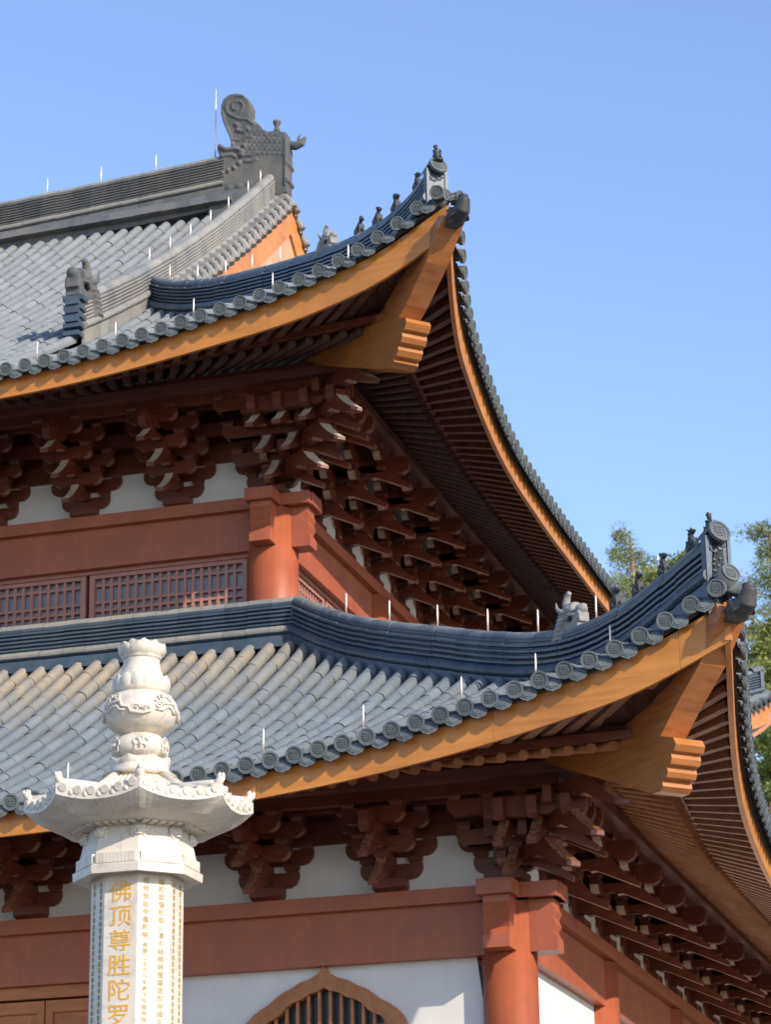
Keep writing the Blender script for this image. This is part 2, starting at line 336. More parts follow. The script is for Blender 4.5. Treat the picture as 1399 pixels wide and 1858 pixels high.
def disc_glyph(mb, c, ax, ay, n, r, mi):
    # raised rim and a seal-like pattern of small bars
    k = 16
    ring = []
    for q, (rr, h) in enumerate(((r, 0), (r, .016), (r * .80, .016), (r * .78, .006), (0, .006))):
        if rr: ring += [c + ax * rr * math.cos(2 * PI * i / k) + ay * rr * math.sin(2 * PI * i / k) + n * h for i in range(k)]
    vs = ring + [c + n * .006]
    fs = [(q * k + i, q * k + (i + 1) % k, (q + 1) * k + (i + 1) % k, (q + 1) * k + i) for q in range(3) for i in range(k)]
    fs += [(3 * k + i, 3 * k + (i + 1) % k, 4 * k) for i in range(k)]
    mb.add(vs, fs, mi)
    for (x, y, w2, h2) in ((0, .42, .5, .05), (0, .16, .62, .05), (0, -.12, .62, .05), (0, -.42, .46, .05), (0, .0, .05, .5), (-.42, .02, .05, .32), (.42, .02, .05, .32), (-.2, -.28, .05, .16), (.2, -.28, .05, .16), (-.2, .3, .05, .12), (.2, .3, .05, .12)):
        mb.box(c + ax * x * r + ay * y * r + n * .008, (w2 * r * .9, h2 * r * 1.0, .005), (ax, ay, n), mi)

def roof_side(st, side, s_end, name, e_top=None):
    """tiled slope: cover tiles, pan tiles, eave discs and drip tiles"""
    mb = MB(); al, ou = AX(side); up = Vector((0, 0, 1)); sp = st.sp
    nrow = int((s_end + st.T) / sp)
    top = st.top if e_top is None else e_top
    def lim(s):
        if side: hs2 = -top; return max(-s, top) + (.10 if s < hs2 else 0) if s < st.L / 2 else max(-(st.L - s), top) + (.10 if st.L - s < hs2 else 0)
        return (-s + .10) if s < st.hs else top
    def zz(s, e):
        sf = fold(st, s, side)
        return zrow(st, sf, e, side)
    for j in range(nrow):
        s = -st.T + .10 + j * sp
        sf = fold(st, s, side)
        if side and sf < -st.T + .05: continue
        eo = Ee(st, sf) + .14; ei = lim(s)
        if eo - ei < .10: continue
        near = (not side) or s < 8; jrow = rnd.uniform(-.008, .008)
        # cover tiles
        nt_ = max(1, int(round((eo - ei) / .37))); r0, r1 = .087, .083; seg = 8 if near else 6
        for i in range(nt_):
            ea = eo - (eo - ei) * i / nt_; eb = eo - (eo - ei) * (i + 1) / nt_ - .01
            za = zz(s, ea); zb = zz(s, eb); jx = rnd.uniform(-.008, .008) + jrow; jz = rnd.uniform(-.006, .006)
            d = (ou * (eb - ea) + up * (zb - za)).normalized(); nn = d.cross(al); nn = nn if nn.z > 0 else -nn
            A = W(st, side, s, ea, za) + al * jx + nn * jz; B = W(st, side, s, eb, zb) + al * jx + nn * jz
            vs = []
            for P, rr in ((A, r0), (A, r0 - .012), (B, r1)):
                pass
            for P, rr in ((A, r0), (B, r1)):
                vs += [P + al * rr * math.cos(PI * (k / seg * 1.3 - .15)) + nn * rr * math.sin(PI * (k / seg * 1.3 - .15)) for k in range(seg + 1)]
            fs = [(k, k + 1, k + seg + 2, k + seg + 1) for k in range(seg)]
            mb.add(vs, fs, 0, True)
            c0 = len(mb.v)  # thin end face closing the step between neighbouring tiles
            mb.add([A + al * rr * math.cos(PI * (k / seg * 1.3 - .15)) + nn * rr * math.sin(PI * (k / seg * 1.3 - .15)) for rr in (r0, r0 - .009) for k in range(seg + 1)], [(k, k + 1, k + seg + 2, k + seg + 1) for k in range(seg)], 2)
        # disc
        ze = zz(s, eo); d = (ou * .27 + up * (ze - zz(s, eo - .27))).normalized(); nn = d.cross(al); nn = nn if nn.z > 0 else -nn
        c = W(st, side, s, eo, ze); fac = (ou * math.cos(.12) - up * math.sin(.12))
        k = 16; fu = fac.cross(al); fu = fu if fu.z > 0 else -fu
        mb.add([c + al * .095 * math.cos(2 * PI * q / k) + fu * .095 * math.sin(2 * PI * q / k) + fac * h for h in (-.02, .012) for q in range(k)], [(q, (q + 1) % k, k + (q + 1) % k, k + q) for q in range(k)] + [tuple(range(k))[::-1]], 1)
        disc_glyph(mb, c + fac * .0121, al, fu, fac, .095, 1)
        mb.bar(c - d * .01, c - d * .12, .15, .10, 1)
    # pan tiles and drips between the rows
    for j in range(nrow):
        s = -st.T + .10 + (j + .5) * sp; sf = fold(st, s, side)
        if side and sf < -st.T + .05: continue
        eo = Ee(st, sf) + .09; ei = lim(s)
        if eo - ei < .08: ei = eo - .08
        n2 = max(1, int((eo - ei) / .15)); hw = sp / 2 - .03
        for i in range(n2):
            ea = eo - (eo - ei) * i / n2; eb = eo - (eo - ei) * (i + 1) / n2
            za = zz(s, ea) - .045 + .012; zb = zz(s, eb) - .045 - .006
            vs = []
            for e, z in ((ea, za - .025), (ea, za), (eb, zb)):
                vs += [W(st, side, s + hw * q, e, z - .035 * (1 - q * q)) for q in (-1, -.5, 0, .5, 1)]
            mb.add(vs, [(q, q + 1, q + 6, q + 5) for q in range(4)] + [(q + 5, q + 6, q + 11, q + 10) for q in range(4)], 3)
        # drip tile: pointed scalloped apron
        z = zz(s, eo) - .06; c = W(st, side, s, eo + .02, z); tdir = (ou * .30 - up * .95).normalized(); nrm = tdir.cross(al); nrm = nrm if nrm.dot(ou) > 0 else -nrm
        out = [(-.092, .012), (-.05, -.012), (0, -.02), (.05, -.012), (.092, .012), (.098, .045), (.090, .075), (.074, .098), (.052, .112), (.024, .121), (0, .134), (-.024, .121), (-.052, .112), (-.074, .098), (-.090, .075), (-.098, .045)]
        mb.prism([(a, -b) for a, b in out], c, al, -tdir, nrm, .016, 1)
        mb.prism([(a * .78, -b * .72 - .012) for a, b in out], c + nrm * .011, al, -tdir, nrm, .010, 1)
        mb.prism([(a * .5, -b * .45 - .03) for a, b in out], c + nrm * .019, al, -tdir, nrm, .008, 1)
    # deck under the tiles
    ns = 90 if not side else 150; ne = 12; vs = []
    for layer, dz in ((0, -.085), (1, -.13)):
        for a in range(ns + 1):
            s = -st.T + .12 + (s_end + st.T - .12) * a / ns; sf = fold(st, s, side); eo = Ee(st, sf) + .05; ei = min(eo - .02, lim(s) - .08)
            for q in range(ne + 1):
                e = eo + (ei - eo) * q / ne; vs.append(W(st, side, s, e, zz(s, e) + dz))
    N = (ns + 1) * (ne + 1); idx = lambda la, a, q: la * N + a * (ne + 1) + q
    fs = [(idx(la, a, q), idx(la, a + 1, q), idx(la, a + 1, q + 1), idx(la, a, q + 1)) for la in (0, 1) for a in range(ns) for q in range(ne)]
    fs += [(idx(0, a, 0), idx(0, a + 1, 0), idx(1, a + 1, 0), idx(1, a, 0)) for a in range(ns)]
    mb.add(vs, fs, 3)
    o = mb.build(name, [M['tile_dusty'] if st is LO and not side else (M['tile_pale'] if st is UP else M['tile']), M['disc'], M['pan'], M['pan']], hall, recalc=False)
    return o

roof_side(LO, False, LO.Lf, 'tiled_roof')
roof_side(LO, True, LO.L + LO.T, 'tiled_roof')
roof_side(UP, False, UP.Lf, 'tiled_roof')
roof_side(UP, True, UP.L + UP.T, 'tiled_roof', e_top=-2.9)

# ------------------------------------------------------------------ eaves: fascia, soffit, rafters
raf_all = []; fly_all = []
CAM = Vector((7.17, -28.2, 1.6))
def eaves(st, side, s_end):
    al, ou = AX(side)
    # fascia in boards
    mb = MB(); s0 = -st.T; S_ = [s0 + (s_end - s0) * i / int((s_end - s0) / .2) for i in range(int((s_end - s0) / .2) + 1)]
    brk = [s0, s0 + .55, s0 + 2.6, s0 + 5.3, s0 + 8.2, s0 + 11, s0 + 14, s0 + 17, s0 + 20, s0 + 23, s0 + 26, s0 + 29, s0 + 34]
    for bi in range(len(brk) - 1):
        a0, a1 = brk[bi] + .0015, min(brk[bi + 1] - .0015, s_end)
        if a0 >= s_end: break
        n_ = max(2, int((a1 - a0) / .15)); vs = []
        for i in range(n_ + 1):
            s = a0 + (a1 - a0) * i / n_; sf = fold(st, s, side)
            if side and sf < -st.T: sf = -st.T
            E = Ee(st, sf); Z = Ze(st, sf); h = min(.40, zd(st, sf) - Z)
            sl = (Ee(st, sf + .05) - Ee(st, sf - .05)) / .1
            if side and s > st.L / 2: sl = -sl
            # hold the board's end on the mitre plane
            vs += [W(st, side, s, E, Z), W(st, side, s, E + .02, Z + h), W(st, side, s, E - .05, Z + h), W(st, side, s, E - .06, Z + .004)]
        fs = [(i * 4 + k, i * 4 + (k + 1) % 4, (i + 1) * 4 + (k + 1) % 4, (i + 1) * 4 + k) for i in range(n_) for k in range(4)] + [(3, 2, 1, 0), tuple(n_ * 4 + k for k in range(4))]
        mb.add(vs, fs)
    mb.build('fascia_board', M['fascia'], hall)
    # soffit boards, three strips
    mb = MB(); vs = []; n_ = int((s_end - s0) / .25)
    for i in range(n_ + 1):
        s = s0 + (s_end - s0) * i / n_; sf = fold(st, s, side); E = Ee(st, sf); Z = Ze(st, sf); er = min(interp(sf, st.er), E - .3); zr = interp(sf, st.zr)
        lim = max(-sf, -.2) if sf > -3 else 3
        e3 = max(-sf, .0); e3 = min(e3, er); z3 = st.zr0 + (st.er0 - e3) * .45 + .10
        if e3 > st.er0: z3 = st.zr0 + (zr - st.zr0) * (e3 - st.er0) / max(.05, er - st.er0) + .1
        q_ = -sf; c1 = max(er, q_); zc = zr + (Z - zr) * (c1 - er) / max(.05, E - er)
        vs += [W(st, side, s, max(E - .03, q_), Z + .22), W(st, side, s, c1, zc + .21), W(st, side, s, c1, (zr + .095) if c1 == er else zc + .2), W(st, side, s, max(e3, q_), z3 if q_ < er else zc + .2)]
    fs = [(i * 4 + k, i * 4 + k + 1, (i + 1) * 4 + k + 1, (i + 1) * 4 + k) for i in range(n_) for k in range(3)]
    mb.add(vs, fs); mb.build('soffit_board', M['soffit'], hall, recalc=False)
    # small board running over the round rafter ends
    mb = MB(); vs = []
    for i in range(n_ + 1):
        s = s0 + .9 + (s_end - s0 - .9 - (.9 if side else 0)) * i / n_; sf = fold(st, s, side); er = interp(sf, st.er); zr = interp(sf, st.zr)
        vs += [W(st, side, s, er + .075, zr + .045), W(st, side, s, er + .085, zr + .135), W(st, side, s, er - .05, zr + .14), W(st, side, s, er - .05, zr + .062)]
    fs = [(i * 4 + k, i * 4 + (k + 1) % 4, (i + 1) * 4 + (k + 1) % 4, (i + 1) * 4 + k) for i in range(n_) for k in range(4)]
    mb.add(vs, fs); mb.build('eave_batten', M['bracket'], hall)
    # rafters
    step = .242; s = -st.T + .62
    while s < s_end:
        if side and s > st.L + st.T - .62: break
        sf = fold(st, s, side); far = side and s > st.L / 2
        # fanning near the corner
        def fan(e):  # s position at outward distance e
            if sf >= 3.3: return sf
            E = Ee(st, sf); a = (e + .35) / (E + .35)
            return 3.3 - (3.3 - sf) * (3.65 + (sf * 0)) / (3.65) * (a * (3.3 - sf) + (1 - a) * (3.3 - .1 - .35) * ((3.3 - sf) / (3.3 + st.T))) / (3.3 - sf)
        E = Ee(st, sf); Z = Ze(st, sf)
        se = sf; tt = (3.3 - sf) / (3.3 + st.T)
        def pos(e): 
            if tt <= 0: return se
            inner = 3.3 - tt * 3.5   # where it roots on the wall line (e = -.2)
            a = (e + .2) / (E + .2); return inner + (se - inner) * a
        mid = pos(2.0); er = interp(mid, st.er); zr = interp(mid, st.zr)
        e_in = max(.15, -pos(.5) * .9) ; e_in = min(e_in, er - .3)
        sm = pos(er); si = pos(e_in)
        back = (lambda q: st.L - q) if far else (lambda q: q)
        zi = st.zr0 + (st.er0 - e_in) * .45 if e_in < st.er0 else st.zr0 + (zr - st.zr0) * (e_in - st.er0) / (er - st.er0)
        if sm > -2.15:
            a = W(st, side, back(sm), er, zr); b2 = W(st, side, back(si), e_in, zi)
            raf_all.append(((a - CAM).length * (1.5 if not side else 1), a, b2))
        ef = er - .3; a = W(st, side, back(pos(E - .05)), E - .062, Z + .13); b2 = W(st, side, back(pos(ef)), ef, interp(pos(ef), st.zr) + .17)
        fly_all.append(((a - CAM).length * (1.5 if not side else 1), a, b2))
        s += step + .07 * max(0, tt) ** .7 * (1 if not far else 0)
eaves(LO, False, LO.Lf); eaves(LO, True, LO.L + LO.T); eaves(UP, False, UP.Lf); eaves(UP, True, UP.L + UP.T)
for lst, nm, kind in ((raf_all, 'rafter', 0), (fly_all, 'flying_rafter', 1)):
    lst.sort(key=lambda a: a[0]); rest = MB()
    for i, (d, a, b2) in enumerate(lst):
        mb = MB() if i < 100 else rest
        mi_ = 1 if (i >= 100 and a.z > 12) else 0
        if kind == 0: mb.tube([b2, a], .058, 12, mi=mi_)
        else: mb.bar(b2, a, .10, .085, mi=mi_)
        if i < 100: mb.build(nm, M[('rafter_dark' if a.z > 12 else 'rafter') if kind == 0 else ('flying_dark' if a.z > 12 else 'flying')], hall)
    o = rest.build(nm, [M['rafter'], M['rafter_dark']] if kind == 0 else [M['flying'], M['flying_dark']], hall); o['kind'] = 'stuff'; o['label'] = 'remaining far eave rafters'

# ------------------------------------------------------------------ corner angle beams
def corner_beams(st, low, hi, flip=False):
    """low: (d,z_top,z_bot) root & end; hi: section points in the hip plane"""
    dg = Vector((1, -1, 0)).normalized(); nn = Vector((1, 1, 0)).normalized()
    if flip: dg = Vector((1, 1, 0)).normalized(); nn = Vector((1, -1, 0)).normalized()
    o = Vector((st.A[0], st.A[1] + (st.L if flip else 0), 0)); q2 = math.sqrt(2)
    mb = MB(); mb.prism([(a * q2, z) for a, z in hi], o, dg, (0, 0, 1), nn, .31)
    mb.build('angle_beam', M['beamwood'], hall)
    mb = MB(); mb.prism([(a * q2, z) for a, z in low], o, dg, (0, 0, 1), nn, .36)
    mb.build('lower_angle_beam', M['anglewood'], hall)
hiL = [(3.20, 9.34), (3.24, 9.20), (2.95, 8.80), (2.6, 8.45), (2.35, 8.16), (2.15, 8.17), (1.3, 8.55), (1.3, 8.75), (2.2, 8.62), (2.75, 9.0)]
loL = [(2.31, 8.25), (2.42, 8.23), (2.60, 8.155), (2.63, 8.08), (2.60, 8.02), (2.56, 8.01), (2.57, 7.955), (2.55, 7.90), (2.50, 7.885), (2.51, 7.83), (2.49, 7.78), (2.43, 7.765), (2.44, 7.70), (2.40, 7.655), (2.30, 7.66), (1.0, 8.36), (.6, 8.58), (.6, 8.75)]
corner_beams(LO, loL, hiL); corner_beams(LO, loL, hiL, True)
hiU = [(3.66, 16.02), (3.71, 15.92), (3.4, 15.52), (3.0, 15.15), (2.62, 14.86), (2.42, 14.9), (1.5, 15.35), (1.5, 15.6), (2.5, 15.3), (3.1, 15.7)]
loU = [(2.62, 15.13), (2.72, 15.12), (3.02, 14.95), (3.04, 14.89), (3.00, 14.81), (2.95, 14.80), (2.96, 14.73), (2.93, 14.67), (2.87, 14.655), (2.88, 14.59), (2.84, 14.53), (2.78, 14.52), (2.79, 14.47), (2.72, 14.42), (2.6, 14.47), (1.7, 14.97), (.95, 15.42), (.95, 15.6)]
corner_beams(UP, loU, hiU); corner_beams(UP, loU, hiU, True)

# ------------------------------------------------------------------ walls, columns, lintels
def column(x, y, r, z0, z1):
    mb = MB(); mb.lathe((x, y, 0), [(r * 1.0, z0), (r, (z0 + z1) / 2), (r * .995, z1)], 48); return mb.build('column', M['red'], hall)
for x in (0, -4.3, -8.6, -12.9): column(x, 0, LO.r, .9, 7.10)
for y in (4.3, 8.6, 13.5, 18.4, 22.7, 27): column(0, y, LO.r, .9, 7.10)
for x in (0, -4.72, -9.2): column(-U + x, U, UP.r, 10.2, 13.68)
for y in (4.28, 9.18, 14.08, 18.36): column(-U, U + y, UP.r, 10.2, 13.68)
def frame_run(st, side, s0, s1, zlt, zlb, zb):
    al, ou = AX(side)
    def bx(name, mat, e0, e1, z0, z1, a0=s0, a1=s1):
        mb = MB(); c = (W(st, side, a0, e0, z0) + W(st, side, a1, e1, z1)) / 2
        mb.box(c, (abs(a1 - a0) / 2, abs(e1 - e0) / 2, abs(z1 - z0) / 2), (al, ou, Vector((0, 0, 1)))); return mb.build(name, mat, hall)
    return bx
def storey_walls(st, s1f, s1s):
    z0 = st.z0
    for side, s1 in ((False, s1f), (True, s1s)):
        bx = frame_run(st, side, 0, s1, 0, 0, 0)
        a0 = -.29 if side else .29
        bx('lintel', M['red'], -.29, .29, z0 - .17, z0, (.29 if side else -.62), s1)
        if side: pass
        bx('tie_beam', M['red'], -.19, .19, st.zb, z0 - .1705, .15, s1)
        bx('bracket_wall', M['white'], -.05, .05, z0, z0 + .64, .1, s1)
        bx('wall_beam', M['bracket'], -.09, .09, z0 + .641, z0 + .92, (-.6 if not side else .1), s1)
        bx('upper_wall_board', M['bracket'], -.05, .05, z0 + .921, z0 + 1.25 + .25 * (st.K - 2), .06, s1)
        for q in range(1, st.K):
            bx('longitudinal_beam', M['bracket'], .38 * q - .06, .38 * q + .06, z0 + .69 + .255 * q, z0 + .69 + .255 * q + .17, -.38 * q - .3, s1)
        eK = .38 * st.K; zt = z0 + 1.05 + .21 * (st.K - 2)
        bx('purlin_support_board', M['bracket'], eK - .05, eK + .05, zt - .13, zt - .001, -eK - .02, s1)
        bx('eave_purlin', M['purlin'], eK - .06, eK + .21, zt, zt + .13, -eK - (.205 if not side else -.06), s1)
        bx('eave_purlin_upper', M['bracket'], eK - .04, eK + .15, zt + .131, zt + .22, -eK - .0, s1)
storey_walls(LO, LO.Lf, LO.L); storey_walls(UP, UP.Lf, UP.L)
# projecting lintel ends at the corner columns
def lintel_end(st):
    z0 = st.z0; A = Vector((st.A[0], st.A[1], 0))
    wav = [(0, .0), (.0, -.56 - .03), (-.06, -.575), (-.035, -.50), (-.05, -.44), (-.02, -.36), (-.04, -.28), (-.01, -.20), (-.02, -.10), (0, 0)]
    for ou, al in ((Vector((0, -1, 0)), Vector((1, 0, 0))), (Vector((1, 0, 0)), Vector((0, 1, 0)))):
        mb = MB()
        # projecting tie-beam end with a wavy nose
        e1 = .585; pts = [(.1, z0 - .172), (e1 - .03, z0 - .172), (e1 - .035, z0 - .25), (e1 - .01, z0 - .32), (e1 - .04, z0 - .38), (e1 - .015, z0 - .46), (e1 - .05, z0 - .53), (e1 + .0, z0 - .62), (e1 + .0, z0 - .755), (.1, z0 - .755)]
        mb.prism(pts, A, ou, (0, 0, 1), al, .30); mb.build('tie_beam_end', M['red'], hall)
        mb = MB(); lo_ = .295 if ou.y < 0 else .295
        mb.box(A + ou * (.2955 + .64) / 2 + Vector((0, 0, z0 - .085 + .001)), ((.64 - .2955) / 2, .205, .086), (ou, al, Vector((0, 0, 1)))); mb.build('lintel_end', M['red'], hall)
lintel_end(LO); lintel_end(UP)
mb = MB(); mb.box((.0, .0, LO.z0 - .087), (.285, .285, .083)); mb.build('lintel_cap', M['red'], hall)
mb = MB(); mb.box((-U, U, UP.z0 - .087), (.285, .285, .083)); mb.build('lintel_cap', M['red'], hall)

# lower storey wall panels
def panel(name, x0, x1, y0, y1, z0, z1, mat):
    mb = MB(); mb.box(((x0 + x1) / 2, (y0 + y1) / 2, (z0 + z1) / 2), (abs(x1 - x0) / 2, abs(y1 - y0) / 2, (z1 - z0) / 2)); return mb.build(name, mat, hall)
# ogee window: outer and inner outlines, half, from the apex down
k_ = .00186
oo = [(0, 85), (38, 135), (93, 165), (153, 182), (203, 212), (263, 238), (313, 272), (350, 302), (405, 332), (463, 372), (505, 420), (527, 471), (560, 560), (570, 640), (610, 700), (640, 790), (640, 1300)]
ii = [(0, 218), (33, 240), (93, 253), (143, 285), (203, 302), (248, 331), (283, 372), (325, 395), (355, 405), (380, 430), (400, 455), (430, 500), (460, 590), (485, 670), (520, 720), (548, 800), (548, 1210)]
wc = (-2.153, 6.545)
def win_pts(t): 
    R_ = [(wc[0] + x * k_, wc[1] - (y - 85) * k_) for x, y in t]; L_ = [(wc[0] - x * k_, z) for (x, y), (_, z) in zip(t, R_)][1:]
    return L_[::-1] + R_
wo = win_pts(oo); wi = win_pts(ii)
# wall with the window opening: quads between the opening outline and the panel's edge
mb = MB(); x0, x1, zb_, zt_ = -4.0, -.28, .9, 6.54
def wallface(y):
    vs = [(a, y, z) for a, z in wo]; N_ = len(vs)
    edge = []
    for a, z in wo:
        if z > 5.9: edge.append((wc[0] + (a - wc[0]) * 1.9, y, zt_ if abs(a - wc[0]) < .95 else zt_))
        else: edge.append((x0 if a < wc[0] else x1, y, z))
    edge = [(min(max(p[0], x0), x1), p[1], p[2]) for p in edge]
    return vs, edge
vs, ed = wallface(-.05); N_ = len(vs); z_low = wo[0][1]
vsb, edb = wallface(.08)
mb.add(vs + ed, [(i, i + 1, N_ + i + 1, N_ + i) for i in range(N_ - 1)])
mb.add([(x0, -.05, zb_), (x1, -.05, zb_), (x1, -.05, z_low), (x0, -.05, z_low)], [(0, 1, 2, 3)])
mb.add([(x0, -.05, zt_), (x0, -.05, 5.2), (ed[0][0], -.05, ed[0][1] if 0 else z_low)], [(0, 1, 2)]) if 0 else None
mb.add([(x0, .08, zb_), (x1, .08, zb_), (x1, .08, zt_), (x0, .08, zt_)], [(0, 1, 2, 3)]) if 0 else None
mb.build('wall', M['white'], hall, recalc=False)
fr_ = MB(); n1 = len(wo)
V_ = [(a, -.12, z) for a, z in wo] + [(a, -.12, z) for a, z in wi] + [(a, .02, z) for a, z in wo] + [(a, .02, z) for a, z in wi]
F_ = []
for i in range(n1 - 1): F_ += [(i, i + 1, n1 + i + 1, n1 + i), (i, 2 * n1 + i, 2 * n1 + i + 1, i + 1), (n1 + i, n1 + i + 1, 3 * n1 + i + 1, 3 * n1 + i)]
F_ += [(0, n1, 3 * n1, 2 * n1), (n1 - 1, 2 * n1 - 1, 4 * n1 - 1, 3 * n1 - 1), (0, n1 - 1, 2 * n1 - 1, n1)]
fr_.add(V_, F_); win = fr_.build('window', M['window_wood'], hall, recalc=False)
bars = MB()
def win_top(x):
    x = abs(x - wc[0]); xs = [p[0] * k_ for p in ii]; zs = [wc[1] - (p[1] - 85) * k_ for p in ii]; return float(np.interp(x, xs[:-1], zs[:-1]))
for i in range(-8, 8):
    x = wc[0] + (i + .5) * .130; bars.box((x, -.06, (win_top(x) + 4.2) / 2), (.0165, .02, (win_top(x) - 4.2) / 2))
for z in (5.845, 5.0): bars.box((wc[0], -.03, z), (.95, .012, .017))
bars.build('window_bars', M['window_wood'], win)
gl = MB(); gl.box((wc[0], .03, 5.4), (1.05, .005, 1.05)); gl.build('pane', M['dark_glass'], win)
panel('wall_back', -14.9, -.3, .36, .40, .9, 6.5, M['white'])
# door bay
dr = MB(); dr.box((-6.45, -.02, 6.455), (1.85, .09, .07)); dr.build('door_head', M['door_wood'], hall)
for i in range(4):
    xc = -5.59 - .0 + (1 - i) * .93 - .465 + .0
    xc = -5.125 - .93 * i
    d_ = MB(); x0_, x1_ = xc - .455, xc + .455
    for a, b2, c, d in ((x0_, x0_ + .09, .9, 6.36), (x1_ - .09, x1_, .9, 6.36), (x0_ + .0905, x1_ - .0905, 6.22, 6.36), (x0_ + .0905, x1_ - .0905, 5.60, 5.72), (x0_ + .0905, x1_ - .0905, .9, 1.1)): d_.box(((a + b2) / 2, -.02, (c + d) / 2), ((b2 - a) / 2, .05, (d - c) / 2))
    dd = d_.build('door', M['door_wood'], hall)
    p_ = MB(); p_.box((xc, -.015, 5.97), (.36, .02, .25)); p_.box((xc, -.035, 5.97), (.29, .012, .18)); p_.box((xc, 0, 3.3), (.36, .015, 2.3)); p_.build('door_panel', M['door_wood'], dd)
for xa, xb in ((-12.6, -8.9), (-14.9, -13.2)): panel('wall', xa, xb, -.05, .05, .9, 6.53, M['white'])
# side walls
for ya, yb in ((.28, 4.02), (4.58, 8.32), (8.88, 13.2), (13.8, 18.1), (18.7, 22.4), (23.0, 26.7)): panel('wall', -.05, .05, ya, yb, .9, 6.531, M['white'])
panel('wall', -14.9, 0, 27.0, 27.1, .9, 8.0, M['white'])
panel('stone_platform', -15.5, 1.4, -1.4, 28.4, 0, .9, M['marble'])
# upper storey lattice windows
def lattice(side, s0, s1, zt=13.05, zb=11.7):
    st = UP; al, ou = AX(side); up = Vector((0, 0, 1)); f = MB()
    def bx(mb, a0, a1, z0, z1, e=.0, t=.03):
        c = (W(st, side, a0, e, z0) + W(st, side, a1, e, z1)) / 2; mb.box(c, ((a1 - a0) / 2, t, (z1 - z0) / 2), (al, ou, up))
    fw = .075
    bx(f, s0, s0 + fw, zb, zt, 0, .05); bx(f, s1 - fw, s1, zb, zt, 0, .05); bx(f, s0 + fw, s1 - fw, zt - .06, zt, 0, .049); bx(f, s0 + fw, s1 - fw, zb, zb + .06, 0, .049)
    wn = f.build('lattice_window', M['lattice'], hall)
    b = MB(); n_ = max(3, int(round((s1 - s0 - 2 * fw) / .125)))
    for i in range(1, n_): x = s0 + fw + (s1 - s0 - 2 * fw) * i / n_; bx(b, x - .021, x + .021, zb + .06, zt - .06, 0, .022)
    z = zt - .06; q_ = 0
    while z > zb + .2:
        z -= (.08, .215)[q_ % 2]; q_ += 1; bx(b, s0 + fw, s1 - fw, z - .036, z, 0, .018); z -= .036
    b.build('lattice_bars', M['lattice'], wn)
    p = MB(); bx(p, s0 + .02, s1 - .02, zb + .02, zt - .02, -.05, .008); p.build('pane', M['glass'], wn)
xs = [.37, 2.76 + .0, 5.3]
for a, b2 in ((.37, 2.74), (2.80, 4.36), (5.1, 7.0), (7.06, 8.8)): lattice(False, a, b2)
for a, b2 in ((.37, 2.1), (2.18, 3.9), (4.66, 6.8), (6.9, 8.8), (9.55, 11.6), (11.7, 13.7), (14.45, 16.2), (16.3, 18.0)): lattice(True, a, b2)
panel('upper_wall', -15.3, -U - .3, U + .10, U + .2, 10.0, 13.3, M['red']); panel('upper_wall', -U - .2, -U - .1, U + .3, U + UP.L, 10.0, 13.3, M['red'])
panel('window_head', -15.3, -U - .3, U - .08, U + .08, 13.051, 13.104, M['lattice']); panel('window_head', -U - .08, -U + .08, U + .3, U + UP.L, 13.051, 13.104, M['lattice'])
panel('upper_wall', -15.3, -U, U + UP.L, U + UP.L + .1, 10, 15, M['red'])
for st_ in (LO, UP):
    pass

# ------------------------------------------------------------------ bracket sets
X, Y, Zv = Vector((1, 0, 0)), Vector((0, 1, 0)), Vector((0, 0, 1))
def zl(l): return .17 + .258 * l
def arm_outline(h):   # half width h, rounded lower corners, height .18
    b = [(h, .18), (h, .10), (h - .02, .055), (h - .055, .02), (h - .105, .0)]
    return b + [(-x, z) for x, z in b[::-1]]
def sandou(mb, x, e, z, al, ou, w=.085, h=.078):
    c = al * x + ou * e
    p = [c + al * (a * w * .68) + ou * (b * w * .68) + Zv * z for a, b in ((-1, -1), (1, -1), (1, 1), (-1, 1))]
    q = [c + al * (a * w) + ou * (b * w) + Zv * (z + h * .45) for a, b in ((-1, -1), (1, -1), (1, 1), (-1, 1))]
    t = [c + al * (a * w) + ou * (b * w) + Zv * (z + h) for a, b in ((-1, -1), (1, -1), (1, 1), (-1, 1))]
    mb.hexa(p + q); mb.hexa([v - Zv * .0005 for v in q] + t)
def t_arm(mb, e, l, h, al, ou, x0=0):
    mb.prism(arm_outline(h), al * x0 + ou * e + Zv * zl(l), al, Zv, ou, .105, 0, [0, 2, 2, 2, 0, 2, 2, 2, 0, 0])
    for x in (-h + .085, h - .085): sandou(mb, x0 + x, e, zl(l) + .18, al, ou)
def slant_outline(k, zoff, length=1.0, ext=0):
    b = .38 * k; t = b + .42; z = .24 * (k - 1) + zoff
    top = zl(k) - .005
    pts = [(-.1, z + .24), (b - .20, z + .24), (b - .16, z + .205), (b - .10, z + .215), (b - .05, z + .20), (t, z - .012), (t + .012, z + .045), (b + .30, z + .135), (b + .20, z + .225), (b + .13, z + .30), (b + .09, z + .37), (b + .08, top), (-.1, top)]
    mis = [0, 0, 2, 2, 2, 0, 1, 1, 1, 1, 0, 0, 0]
    return [(a * length, c) for a, c in pts], mis
def head_outline(K, l):
    # rounded nose block over the last slanted arm
    e1 = .38 * K + .40; z = .24 * K + .06
    return [(0, z + .05), (e1 - .42, z + .05), (e1 - .33, z + .10), (e1 - .22, z + .02), (e1 - .10, z), (e1 - .03, z + .04), (e1, z + .11), (e1, z + .22), (e1 - .05, z + .255), (0, z + .255)]
